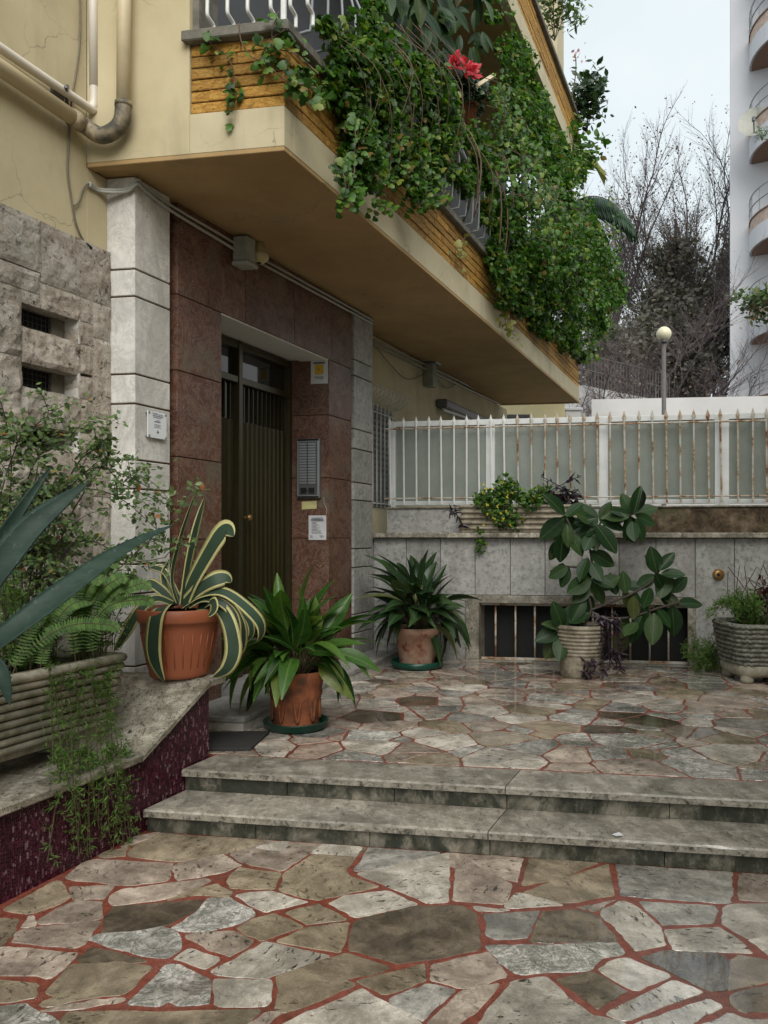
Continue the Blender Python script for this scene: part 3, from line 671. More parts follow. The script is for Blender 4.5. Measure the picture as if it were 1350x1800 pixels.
MB().box(uj+.001, uj+.045, VB+.03, VB+.24, ZCAP+.001, 8, .003).build('opening_jamb', M['sill'], bld)
# upper balcony
Z2 = 8.33
MB().box(UB-.12, UB, VB+.8, VEND, Z2, Z2+.28, .004).build('upper_fascia', M['cream'], bld)
MB().box(-.3, UB-.121, VB+.8, VEND, Z2+.02, Z2+.27, .004).build('upper_soffit', M['soffit'], bld)
b = MB(); b.box(UB-.12, UB-.02, VB+.8, VEND-.02, Z2+.281, Z2+.80, .001); b.build('upper_brick_backing', M['brickback'], bld)
for r in range(6):
    v = VB+.8
    while v < VEND-.05:
        v1 = min(v+random.uniform(.5, .8), VEND-.02)
        if v1 > .6: MB().box(UB-.0195, UB-random.uniform(.002, .012), v+.002, v1-.002, Z2+.285+r*.086, Z2+.285+r*.086+.078, .004).build('brick', M['brick'], pb)
        v = v1
MB().box(UB-.2, UB+.05, VB+.8, VEND+.03, Z2+.801, Z2+.87, .008).build('upper_sill', M['sill'], bld)
MB().box(-.5, UB-.3, VEND-.5, VEND+.1, Z2+.9, 14, .004).build('upper_wall', M['cream'], bld)
# pilasters of marble slabs
JZ = [ZS+.01, 3.444, 3.26, 2.735, 2.535, 2.156, 1.96, 1.45, 1.25, .76, .56, .27]
def pilaster(v0, v1, u0, mat, jz):
    pl = bpy.data.objects.new('pilaster', None); C.objects.link(pl); pl.parent = bld; pl.location = Vector(P(0, v0, ZT))-wloc(bld)
    MB().box(u0+.01, -.012, v0+.012, v1-.012, ZT, ZS+.005, .001).build('pilaster_core', M['brickback'], pl)
    for i in range(len(jz)-1):
        MB().box(u0, 0, v0, v1, jz[i+1]+.006, jz[i]-.006, .004).build('marble_slab', mat, pl)
pilaster(VP0, VP1, UL-.02, M['marble'], JZ)
pilaster(VK3+.035, VK4, -.32, M['wallmarble'], [ZS+.01, 3.52, 3.35, 2.78, 2.57, 2.21, 2.02, 1.5, 1.3, .8, .6, .27])
# pink portal
po = bpy.data.objects.new('portal', None); C.objects.link(po); po.parent = bld; po.location = Vector(P(0, VK1, ZT))-wloc(bld)
KZ = [3.405, 2.85, 2.22, 1.615, 1.0, .27]
ZL = 3.405; UD = -.42
def pier(v0, v1, ub):
    MB().box(ub, -.03, v0+.01, v1-.01, ZT, ZL, .001).build('pier_core', M['brickback'], po)
    for i in range(len(KZ)-1): MB().box(ub+.002, -.012, v0, v1, KZ[i+1]+.003, KZ[i]-.003, .003).build('marble_slab', M['pinkmarble'], po)
pier(VK1, VK2, -.6); pier(VD1, VK3, -.6)
lj = [VK1, -2.56, -1.75, -1.02, VK3]
for i in range(4): MB().box(-.3, -.012, lj[i]+.0015, lj[i+1]-.0015, ZL+.003, ZS+.01, .003).build('marble_slab', M['pinkmarble'], po)
MB().box(UL-.4, -.09, VP1+.001, VK1-.001, ZT, ZS+.01, .002).build('groove_back', M['pinkmarble'], po)
MB().box(UL-.4, -.04, VK3+.001, VK3+.034, ZT, ZS+.01, .002).build('groove_back', M['pinkmarble'], po)
MB().box(UD-.1, -.31, VK2+.001, VD1-.001, ZL+.001, ZL+.05, .002).build('door_lintel', M['white_ceiling'], po)
MB().box(-.309, -.016, VK2+.001, VD1-.001, ZL-.012, ZL+.0005, .002).build('lintel_soffit', M['white_ceiling'], po)
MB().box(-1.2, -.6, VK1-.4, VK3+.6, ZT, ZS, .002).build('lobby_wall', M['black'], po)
# platform with two courses
pf = bpy.data.objects.new('entrance_step', None); C.objects.link(pf); pf.location = P(.3, -2, ZT); struct(pf)
def quad(u0, u1a, u1b, v0, v1): return [P(u0, v0, 0)[:2], P(u1a, v0, 0)[:2], P(u1b, v1, 0)[:2], P(u0, v1, 0)[:2]]
for i in range(3):
    v0, v1 = -3.55+i*1.16, -3.55+(i+1)*1.16-.003; f = lambda v: .56-.07*(v+3.55)
    MB().slab(quad(-.45, f(v0)-.012, f(v1)-.012, v0+.01, v1), ZT+.002, ZT+.060, .002).build('step_base', M['marble'], pf)
    MB().slab(quad(-.45, f(v0), f(v1), v0, v1), ZT+.064, ZT+.10, .005).build('step_slab', M['wallmarble'], pf)
ZP = ZT+.10
# door
dr = bpy.data.objects.new('entrance_door', None); C.objects.link(dr); dr.parent = bld; dr.location = Vector(P(UD, VK2, ZP))-wloc(bld)
vm = FU(424, UD+.04); ztr = ZA(668, UD+.03, vm); zgl = ZA(738, UD, vm)
b = MB()
b.box(UD-.06, UD+.03, VK2+.002, VK2+.06, ZP, ZL-.014, .004); b.box(UD-.06, UD+.03, VD1-.06, VD1-.002, ZP, ZL-.014, .004)
b.box(UD-.06, UD+.04, vm-.03, vm+.03, ZP, ZL-.015, .004); b.box(UD-.058, UD+.03, VK2+.0605, vm-.0305, ztr-.03, ztr+.03, .004); b.box(UD-.058, UD+.03, vm+.0305, VD1-.0605, ztr-.03, ztr+.03, .004)
b.box(UD-.058, UD+.03, VK2+.0605, vm-.0305, ZL-.08, ZL-.015, .004); b.box(UD-.058, UD+.03, vm+.0305, VD1-.0605, ZL-.08, ZL-.015, .004); b.build('door_frame', M['doorframe'], dr)
for (a, c) in ((VK2+.06, vm-.03), (vm+.03, VD1-.06)):
    MB().box(UD-.03, UD-.024, a, c, ztr+.03, ZL-.08, .001).build('transom_glass', M['glass_dark'], dr)
    MB().box(UD-.035, UD-.029, a, c, zgl, ztr-.03, .001).build('door_glass', M['glass_dark'], dr)
    MB().box(UD-.05, UD-.03, a+.002, c-.002, ZP+.005, zgl-.002, .002).build('door_leaf', M['door'], dr)
    n = max(3, int((c-a)/.075)); w = (c-a)/n
    for i in range(n):
        v0 = a+i*w
        b = MB(); vs = []
        prof = [(.0, 0), (.14, .026), (.5, .034), (.62, .026), (.72, 0)]
        zt_ = zgl-.003
        for z in (ZP+.006, zt_): vs += [P(UD-.03+h, v0+t*w, z) for t, h in prof]
        b.add(vs, [(q, q+1, q+6, q+5) for q in range(4)]+[(5, 6, 7, 8, 9)]); b.build('door_rib', M['door'], dr)
        MB().box(UD-.028, UD-.008, v0+w*.2, v0+w*.42, zgl+.002, ztr-.032, .002).build('glass_bar', M['door'], dr)
hz = ZA(910, UD, vm+.08)
b = MB(); b.tube([P(UD+.03, vm+.05, hz), P(UD+.075, vm+.05, hz)], .011, 10); b.lathe([(.0, -.03), (.022, -.022), (.03, 0), (.022, .022), (0, .03)], P(UD+.085, vm+.05, hz), 16); b.build('door_handle', M['brass'], dr, True)
# rough travertine cladding with five ventilation openings
cl = bpy.data.objects.new('stone_cladding', None); C.objects.link(cl); cl.parent = bld; cl.location = Vector(P(UST, -4.5, ZST))-wloc(bld)
def rough_block(v0, v1, z0, z1, amp=.016, u=UST):
    n = max(2, int((v1-v0)/.03)); m = max(2, int((z1-z0)/.03)); b = MB(); vs = []; fs = []
    for i in range(n+1):
        for j in range(m+1):
            v = v0+(v1-v0)*i/n; z = z0+(z1-z0)*j/m; ed = i in (0, n) or j in (0, m)
            h = noise.fractal((v*5, z*5, 2.0), .8, 2.2, 5)*amp+noise.noise((v*16, z*16, 7))*amp*.7
            vs.append(P(u+(h if not ed else h*.5-.007), v+(noise.noise((z*11, v, 5))*.004 if i in (0, n) else 0), z+(noise.noise((v*11, z, 9))*.004 if j in (0, m) else 0)))
    for i in range(n):
        for j in range(m): fs.append((i*(m+1)+j, (i+1)*(m+1)+j, (i+1)*(m+1)+j+1, i*(m+1)+j+1))
    ring = [i*(m+1) for i in range(n+1)]+[n*(m+1)+j for j in range(1, m+1)]+[i*(m+1)+m for i in range(n-1, -1, -1)]+[j for j in range(m-1, 0, -1)]
    o_ = len(vs)
    for r in ring:
        i, j = divmod(r, m+1); vs.append(P(u-.03-(.10 if u > UL-.05 else 0), v0+(v1-v0)*i/n, z0+(z1-z0)*j/m))
    for q in range(len(ring)):
        w = (q+1) % len(ring); fs.append((ring[q], ring[w], o_+w, o_+q))
    b.add(vs, fs).build('stone_block', M['rough'], cl)
vh0, vh1, vj, vr = FU(45, UST), FU(139, UST), FU(165, UST), VP0-.004
hz_ = []
dmid = D(UST, FU(92, UST))
for (ya, yb) in ((548, 588), (648, 689), (753, 790), (851, 888), (953, 991)): hz_.append((EYE-(yb-HY)/FPX*dmid, EYE-(ya-HY)/FPX*dmid))
ztc = EYE-(470-HY)/FPX*D(UST, vh0)
g = .004
rough_block(-6.3, vh0+.12, ztc+g, ZST, .014); rough_block(vh0+.12+g, vr, ztc-.05, ZST, .012)
rough_block(vh0-.9, vh0+.12-g, ztc-.13, ztc-g, .014)
zprev = ztc-.05-g
first = True
for (za, zb) in hz_:
    if first: rough_block(vh0+.12, vh1+.02, zb, zprev, .016); rough_block(vh0-.02, vh0+.12-g, zb, ztc-.13-g, .016)
    else: rough_block(vh0-.02, vh1+.02, zb, zprev, .018)
    rough_block(vh1, vj-g, za, zb, .008)
    first = False; zprev = za
rough_block(vh0-.02, vh1+.02, .9, zprev, .018); rough_block(vh0-.02, vh1+.02, .5, .9-g, .018)
zz = [zprev, .5]
vv = [2.95, 2.42, 1.9, 1.45, 1.0, .5]; zt_ = ztc-.05-g
for z in vv: rough_block(vj, vr, z+g, zt_, .010); zt_ = z
for i, (za, zb) in enumerate([(hz_[k][1]+.05, None) for k in range(5)]): pass
zt_ = ztc-.13-g
for z in (2.7, 2.3, 1.85, 1.4, .95, .5): rough_block(vh0-.5, vh0-.02-g, z+g, zt_, .02); rough_block(-6.3, vh0-.5-g, z+g-.1 if z > .6 else z, zt_ if zt_ > 3 else zt_-.1, .02); zt_ = z
zt_ = hz_[0][0]
for (za, zb) in hz_:
    rough_block(vh1+.02+g, vj-g, za-.19, za-g, .012)
rough_block(vh1+.02+g, vj-g, hz_[0][1]+g, ztc-.05-g, .01)
for (za, zb) in hz_:
    gr = bpy.data.objects.new('vent_opening', None); C.objects.link(gr); gr.parent = cl; gr.location = Vector(P(UST-.1, (vh0+vh1)/2, za))-wloc(cl)
    b = MB(); b.box(UST-.5, UST-.13, vh0-.02, vh1-.11, za-.03, zb+.03, .001); b.build('vent_void', M['black'], gr)
    MB().box(UST-.30, UST-.006, vh1-.0, vh1+.02, za-.01, zb+.01, .002).build('vent_jamb', M['marble'], gr)
    MB().box(UST-.128, UST-.10, vh1-.105, vh1-.001, za-.02, zb+.02, .002).build('vent_plate', M['sill'], gr)
    b = MB(); n = 9
    for i in range(n+1):
        v = vh0+(vh1-.11-vh0)*i/n; b.tube([P(UST-.11, v, za-.01), P(UST-.11, v, zb+.01)], .0022, 4)
    for j in range(5):
        z = za+(zb-za)*j/4; b.tube([P(UST-.11, vh0, z), P(UST-.11, vh1-.11, z)], .0022, 4)
    b.build('vent_mesh', M['iron'], gr)
MB().box(UL-.4, UL-.15, -7, VP0-.01, .2, ZST-.02, .001).build('cladding_backing', M['sill'], cl)
# window in the rear wall behind the low fence
wr = bpy.data.objects.new('barred_window', None); C.objects.link(wr); wr.parent = bld; wr.location = Vector(P(-.28, .4, 2.0))-wloc(bld)
wv0, wv1 = .1, 1.25; wz0, wz1 = 1.98, ZA(688, -.28, .6)
MB().box(-.302, -.29, wv0, wv1, wz0, wz1-.15, .002).build('shutter', M['steel_dark'], wr)
for i in range(17):
    z = wz0+.03+i*(wz1-.2-wz0)/17; MB().box(-.289, -.27, wv0+.02, wv1-.02, z, z+.035, .003).build('shutter_slat', M['sill'], wr)
for i in range(11):
    v = wv0-.02+i*(wv1+.04-wv0)/10
    p = [P(-.25, v, wz0), P(-.25, v, wz1-.22), P(-.22, v, wz1-.14), P(-.14, v, wz1-.09), P(-.08, v, wz1-.03), P(-.10, v, wz1+.02), P(-.17, v, wz1+.01), P(-.2, v, wz1-.05)]
    MB().tube(cr(p, 4), .008, 6).build('grille_bar', M['white_metal'], wr, True)
for z in (wz0+.05, wz1-.24): MB().tube([P(-.26, wv0-.05, z), P(-.26, wv1+.05, z)], .008, 6).build('grille_rail', M['white_metal'], wr)
# awning arm and cable box on the rear wall
aw = thing('folded_awning', P(-.2, 2.4, 2.9), 'slim folded awning with white arm on the yellow wall beyond the entrance', 'awning')
vA0, vA1 = FU(778, -.2), FU(868, -.15)
b = MB(); b.box(-.299, -.14, vA0, vA1+1.2, ZA(716, -.2, vA0), ZA(708, -.2, vA0)+.06, .02); b.build('awning_case', M['steel_dark'], aw)
za_ = ZA(722, -.1, vA0)
MB().tube([P(-.2, vA0+.02, za_+.02), P(-.05, vA0+.6, za_-.02), P(-.18, vA0+1.5, za_-.01)], .022, 8).build('awning_arm', M['white_metal'], aw)
# ================================================================ LOW GARDEN WALL AND FENCE
gw = thing('garden_wall', P(2.5, VW, ZT), 'low grey marble wall with barred cellar window along the back of the terrace', 'wall')
ZL0, ZL1 = 1.615, 1.672
VC = .42
wu0, wu1 = FV(843, VW), FV(1209, VW); wz1, wz0 = ZA(1062, 2.2, VW), ZA(1148, 2.2, VW)
fu0, fu1 = FV(820, VW), FV(1223, VW)
fz1, fz0 = ZA(1048, 2.2, VW), ZA(1170, 2.2, VW)-.01
UW0, UW1 = -.03, 9.0
b = MB(); b.box(UW0, fu0, VW+.03, VW+.4, -.05, ZL0, .001); b.box(fu1, UW1, VW+.03, VW+.4, -.05, ZL0, .001); b.box(fu0, fu1, VW+.03, VW+.4, fz1, ZL0-.001, .001); b.box(fu0, fu1, VW+.03, VW+.4, -.05, fz0, .001)
b.build('wall_core', M['sill'], gw)
u = UW0; pwid = .385; jz = ZL0-.004
pj = [FV(620, VW), FV(656, VW), FV(714, VW), FV(774, VW), FV(835, VW), FV(897, VW), FV(958, VW), FV(1023, VW), FV(1088, VW), FV(1153, VW), FV(1222, VW), FV(1291, VW)]
while pj[-1] < UW1-.3: pj.append(pj[-1]+.40)
for i in range(len(pj)-1):
    a, c = pj[i]+.003, pj[i+1]-.003
    inw = a < fu1-.02 and c > fu0+.02
    if inw:
        a_, c_ = max(a, fu0-.4), c
        MB().box(a, c, VW, VW+.029, fz1+.003, jz, .003).build('marble_panel', M['wallmarble'], gw)
        if a < fu0-.03: MB().box(a, fu0-.004, VW, VW+.029, ZT-.02, fz1-.003, .003).build('marble_panel', M['wallmarble'], gw)
    else:
        MB().box(a, c, VW, VW+.029, ZT-.02, jz, .003).build('marble_panel', M['wallmarble'], gw)
lj = [FV(622, -.02), 1.6, 3.3, 5.0, 7, UW1]
for i in range(5): MB().box(lj[i]+.001, lj[i+1]-.001, -.02, VC, ZL0, ZL1, .008).build('ledge_slab', M['coping'], gw)
cz = ZA(893, 2.2, VC)
uc = FV(1128, VC)
MB().box(-.03, uc-.002, VC+.001, VC+.25, ZL1-.1, cz, .006).build('curb', M['wallmarble'], gw)
MB().box(uc+.002, UW1, VC+.001, VC+.25, ZL1-.1, cz-.004, .006).build('curb', M['curb'], gw)
MB().box(-.03, UW1, VC-.02, VC+.27, cz+.001, cz+.022, .006).build('curb_cap', M['coping'], gw)
cw = bpy.data.objects.new('cellar_window', None); C.objects.link(cw); cw.parent = gw; cw.location = Vector(P(2.2, VW, wz0))-wloc(gw)
b = MB(); b.box(fu0, wu0-.0, VW-.035, VW+.2, fz0+.04, fz1, .006); b.box(wu1, fu1, VW-.035, VW+.2, fz0+.04, fz1, .006); b.box(wu0+.001, wu1-.001, VW-.033, VW+.2, wz1, fz1-.001, .006); b.build('window_surround', M['coping'], cw)
MB().box(fu0-.01, fu1+.01, VW-.09, VW+.2, ZT+.005, fz0+.038, .008).build('window_sill', M['coping'], cw)
MB().box(fu0+.02, fu1-.02, VW+.21, VW+.22, fz0, fz1, .001).build('window_void', M['black'], cw)
b = MB(); b.box(wu0+.002, wu1-.002, VW+.06, VW+.09, fz0+.04, fz0+.07, .003); b.box(wu0+.002, wu1-.002, VW+.06, VW+.09, wz1-.03, wz1-.002, .003); b.build('bar_rail', M['rusty'], cw)
for px in (871, 906, 940, 973, 1008, 1042, 1076, 1108, 1142, 1175):
    u = FV(px, VW+.07); MB().tube([P(u, VW+.075, fz0+.04), P(u, VW+.075, wz1)], .011, 8).build('window_bar', M['rusty'], cw, True)
kb = thing('wall_tap_knob', P(FV(1263, VW), VW, ZA(1010, 3.6, VW)), 'round tarnished brass knob on the grey marble wall right of the cellar window', 'knob')
kc = P(FV(1263, VW), VW-.03, ZA(1010, 3.6, VW)); 
def knob_lathe(prof, n=24):
    b = MB(); vs = []; fs = []
    for (r, h) in prof:
        for q in range(n):
            a = 2*math.pi*q/n; vs.append(P(FV(1263, VW)+r*math.cos(a), VW-h, kc[2]+r*math.sin(a)))
    for i in range(len(prof)-1):
        for q in range(n): fs.append((i*n+q, i*n+(q+1) % n, (i+1)*n+(q+1) % n, (i+1)*n+q))
    fs.append(tuple((len(prof)-1)*n+q for q in range(n))); b.add(vs, fs); return b
knob_lathe([(.062, .001), (.062, .006), (.055, .016), (.046, .022), (.048, .034), (.04, .045), (.028, .048)]).build('knob_body', M['brass'], kb, True)
knob_lathe([(.016, .044), (.016, .0505)]).build('knob_hole', M['black'], kb)
# fence
VFN = .50
fc = thing('fence', P(2.5, VFN, cz+.02), 'white rusting spear topped iron fence with frosted glass panels on the garden wall', 'fence')
def fz(py, u): return ZA(py, u, VFN)
uf0, uf1 = FV(688, VFN), FV(1352, VFN)
ztop_ = ZA(741, 1.5, VFN); zbot = ZA(883, 1.5, VFN)
uend = 8.6
posts = [uf0+.02, FV(862, VFN), FV(1061, VFN), FV(1269, VFN)]
while posts[-1] < uend-1: posts.append(posts[-1]+1.18)
b = MB(); b.box(uf0-.04, uend, VFN-.005, VFN+.04, ztop_-.03, ztop_+.035, .004); b.build('top_rail', M['fence_white'], fc)
b = MB(); b.box(uf0-.04, uend, VFN-.005, VFN+.04, zbot-.03, zbot+.02, .004); b.build('bottom_rail', M['fence_white'], fc)
for i, u in enumerate(posts):
    w = .05 if i in (1, 2) else (.075 if i == 3 else .03)
    MB().box(u-w, u+w, VFN-.012, VFN+.045, zbot-.06, ztop_+.03, .004).build('post', M['fence_white'], fc)
    if i+1 < len(posts):
        MB().box(u+.02, posts[i+1]-.02, VFN+.012, VFN+.022, zbot+.015, ztop_-.025, .001).build('glass_pane', M['fence_glass'], fc)
b = MB(); b.tube([P(uf0-.04, VFN-.10, ztop_-.065), P(uend, VFN-.10, ztop_-.065)], .012, 6); b.build('spear_rail', M['rusty'], fc)
b = MB(); b.tube([P(uf0-.04, VFN-.10, zbot+.05), P(uend, VFN-.10, zbot+.05)], .010, 6); b.build('spear_rail', M['rusty'], fc)
bx = [685, 709, 731, 753, 775, 797, 819, 841, 863, 886, 910, 933, 957, 979, 1002, 1027, 1050, 1072, 1098, 1122, 1147, 1171, 1195, 1219, 1245, 1267, 1296, 1322, 1347]
us = [FV(p, VFN-.1) for p in bx]
while us[-1] < 8.4: us.append(us[-1]+.152)
for i, u in enumerate(us):
    b = MB(); lean = random.uniform(-.008, .008); mt = M['white_metal'] if i < 10 else M['rusty']
    b.tube([P(u+.01, VFN-.10, zbot-.02), P(u+.008, VFN-.10, zbot+.10), P(u+lean, VFN-.10, ztop_-.05)], .011, 6)
    z0 = ztop_-.05; w = .024
    b.add([P(u+lean-.010, VFN-.10, z0), P(u+lean+.010, VFN-.10, z0), P(u+lean, VFN-.108, z0), P(u+lean, VFN-.092, z0), P(u+lean-w, VFN-.10, z0+.05), P(u+lean+w, VFN-.10, z0+.05), P(u+lean, VFN-.112, z0+.05), P(u+lean, VFN-.088, z0+.05), P(u+lean, VFN-.10, z0+.13)],
          [(0, 2, 6, 4), (2, 1, 5, 6), (1, 3, 7, 5), (3, 0, 4, 7), (4, 6, 8), (6, 5, 8), (5, 7, 8), (7, 4, 8)])
    b.build('spear_bar', mt, fc)
# ================================================================ BACKGROUND
def wallbox(name, px0, px1, d0, d1, py0, py1, mat, label, cat, thick=.4, zb=-.05):
    a = X3(px0, py0, d0); c = X3(px1, py1, d1); n = (c-a); n.z = 0; n.normalize(); pr = Vector((-n.y, n.x, 0))*thick
    b = MB(); vs = [(a.x, a.y, zb), (c.x, c.y, zb), (c.x, c.y, c.z), (a.x, a.y, a.z)]; vs += [(p[0]+pr.x, p[1]+pr.y, p[2]) for p in vs]
    b.add(vs, [(0, 1, 2, 3), (5, 4, 7, 6), (4, 0, 3, 7), (1, 5, 6, 2), (3, 2, 6, 7)])
    o = b.build(name, mat); 
    # pivot on the ground
    off = Vector(((a.x+c.x)/2, (a.y+c.y)/2, 0)); o.data.transform(Matrix.Translation(-off)); o.location = off
    return tag(o, label, cat)
wallbox('retaining_wall', 1040, 1560, 19, 17, 702, 692, M['white_retaining'], 'pale retaining wall behind the fence at the foot of the bare trees', 'wall')
wallbox('terrace_wall', 1000, 1180, 25, 29, 672, 708, M['white_retaining'], 'pale sloping wall topped with a thin dark railing, left of the street lamp', 'wall')
rl = thing('railing', tuple(X3(1060, HY+EYE*FPX/27, 27)), 'thin dark railing running down on top of the sloping pale wall', 'railing')
a, c = X3(1000, 672, 25.1), X3(1180, 708, 29.1)
for h in (.55, 1.05): MB().tube([a+Vector((0, .2, h)), c+Vector((0, .2, h))], .03, 5).build('rail', M['post'], rl)
for i in range(34):
    p = a.lerp(c, i/33)+Vector((0, .2, 0)); MB().tube([p-Vector((0, 0, .05)), p+Vector((0, 0, 1.05))], .018 if i % 4 else .035, 4).build('baluster', M['post'], rl)
an = thing('garden_annex', tuple(X3(940, HY+EYE*FPX/17, 17)), 'pale yellow outbuilding seen under the balcony behind the fence', 'building')
p0, p1 = X3(880, 704, 17), X3(993, 704, 17)
MB().wbox(((p0.x+p1.x)/2, 18.2, -.05), p1.x-p0.x, 2.4, p0.z+.05, 0, .01).build('wall', M['pale_yellow'], an)
MB().wbox(((p0.x+p1.x)/2-.5, 17.5, p0.z-.42), p1.x-p0.x-.6, 1.6, .08, 0, .01).build('roof_ledge', M['steel_dark'], an)
q0, q1 = X3(997, 708, 18), X3(1024, 720, 18)
pz = thing('gate_pillar', (q0.x+.15, 18.5, 0), 'short pale gate pillar beside the yellow outbuilding behind the fence', 'pillar')
MB().wbox(((q0.x+q1.x)/2, 18.4, -.05), (q1.x-q0.x), .5, q1.z+.05, 0, .01).build('shaft', M['white_retaining'], pz); MB().wbox(((q0.x+q1.x)/2, 18.4, q1.z), (q1.x-q0.x)+.08, .58, .07, 0, .015).build('cap', M['white_wall'], pz)
# street lamp
lx = X3(1167, 587, 16)
sl = thing('street_lamp', (lx.x, lx.y, 0), 'street lamp with round cream globe on a grey post before the bare trees', 'lamp')
MB().tube([(lx.x, lx.y, -.05), (lx.x, lx.y, 1.2), (lx.x, lx.y, lx.z-.13)], [.075, .05, .042], 12).build('post', M['post'], sl, True)
MB().lathe([(.0, -.142), (.05, -.14), (.10, -.105), (.138, -.05), (.148, 0), (.138, .05), (.10, .105), (.05, .138), (0, .146)], tuple(lx), 24).build('globe', M['globe'], sl, True)
MB().lathe([(.06, -.19), (.085, -.17), (.085, -.125), (.05, -.11)], tuple(lx), 16).build('collar', M['steel_dark'], sl)
for (px, py, d) in ((1077, 668, 30), (1120, 675, 32)):
    g_ = X3(px, py, d); t = thing('far_lamp', (g_.x, g_.y, 0), 'distant small globe lamp above the sloping wall, %s of the two' % ('left' if px < 1100 else 'right'), 'lamp', 'small globe lamps above the sloping wall')
    MB().lathe([(0, -.15), (.11, -.10), (.15, 0), (.11, .10), (0, .15)], tuple(g_), 12).build('globe', M['globe'], t, True)
    MB().tube([(g_.x, g_.y, -.05), (g_.x, g_.y, g_.z-.12)], .04, 6).build('post', M['post'], t)
# white tower with rounded balconies
tw_ = thing('apartment_tower', tuple(X3(1330, HY+EYE*FPX/28, 28)), 'white apartment tower with stacked rounded balconies at the right edge', 'building')
e = X3(1283, 500, 28.5)
TA = -R(27); tdx, tdy = math.cos(TA), math.sin(TA)      # the front wall turns away to the right
b = MB(); b.cbox(lambda x, y, z: (e.x+x*tdx-y*tdy, e.y+x*tdy+y*tdx, z), (0, 0, -.05), (16, 12, 30), .02); b.build('wall', M['white_wall'], tw_)
mk = MB()
for i, yb in enumerate((107, 270, 432, 587, 742, -56)):
    t0 = X3(1318, yb, 28.2); Rb = 2.6; ccx, ccy = e.x+(.65+Rb)*tdx, e.y+(.65+Rb)*tdy; z = t0.z
    def half(r, z0, z1, n=28, inner=None):
        b = MB(); vs = []; fs = []
        for j in range(n+1):
            a = TA+math.pi+math.pi*j/n; vs += [(ccx+r*math.cos(a), ccy+r*math.sin(a), z0), (ccx+r*math.cos(a), ccy+r*math.sin(a), z1)]
            if j: fs.append((2*j-2, 2*j, 2*j+1, 2*j-1))
        k = len(vs); vs += [(ccx, ccy, z0), (ccx, ccy, z1)]
        for j in range(n): fs += [(2*j+2, 2*j, k), (2*j+1, 2*j+3, k+1)]
        return b.add(vs, fs)
    bl_ = bpy.data.objects.new('balcony', None); C.objects.link(bl_); bl_.parent = tw_; bl_.location = Vector((ccx, ccy, z))-wloc(tw_)
    half(Rb+.02, z-.36, z+.26).build('slab_band', M['white_wall'], bl_, False)
    half(Rb-.05, z-.39, z-.361).build('slab_underside', M['underslab'], bl_)
    half(Rb, z+.261, z+.66).build('parapet', M['rose_tile'], bl_)
    half(Rb+.04, z+.661, z+.70).build('parapet_cap', M['underslab'], bl_)
    b = MB()
    for h in (1.1, 1.5): b.tube([(ccx+Rb*math.cos(TA+math.pi+math.pi*j/24), ccy+Rb*math.sin(TA+math.pi+math.pi*j/24), z+h) for j in range(25)], .022, 5)
    b.build('railing', M['rail_grey'], bl_)
    for j in range(0, 13):
        a = TA+math.pi+math.pi*j/12; MB().tube([(ccx+Rb*math.cos(a), ccy+Rb*math.sin(a), z+.70), (ccx+Rb*math.cos(a), ccy+Rb*math.sin(a), z+1.5)], .022, 5).build('baluster', M['rail_grey'], bl_)
ds = X3(1326, 213, 27.0)
dd = thing('satellite_dish', tuple(ds-Vector((0, 0, .5))), 'grey satellite dish on the second balcony of the white tower', 'dish')
b = MB(); n = 24; vs = []; fs = []; ax = Vector((-.45, -.85, .25)).normalized(); e1 = ax.cross(Vector((0, 0, 1))).normalized(); e2 = e1.cross(ax)
for i in range(6):
    r = .52*i/5
    for q in range(n):
        a = 2*math.pi*q/n; vs.append(ds+e1*r*math.cos(a)+e2*r*1.08*math.sin(a)-ax*(.10*(1-(i/5)**2)))
for i in range(5):
    for q in range(n): fs.append((i*n+q, i*n+(q+1) % n, (i+1)*n+(q+1) % n, (i+1)*n+q))
b.add(vs, fs).build('reflector', M['conduit'], dd, True)
b = MB(); b.tube([ds-e2*.45, ds+ax*.35-e2*.25], .02, 6); b.build('feed_arm', M['steel_dark'], dd); b = MB(); b.wbox(tuple(ds+ax*.35-e2*.3), .10, .10, .16, 0, .02); b.build('receiver', M['steel_dark'], dd)
b = MB(); b.tube([ds-ax*.1, ds-ax*.35-Vector((0, 0, .1)), ds-ax*.35-Vector((0, 0, .75))], .03, 6); b.build('mast', M['steel_dark'], dd)
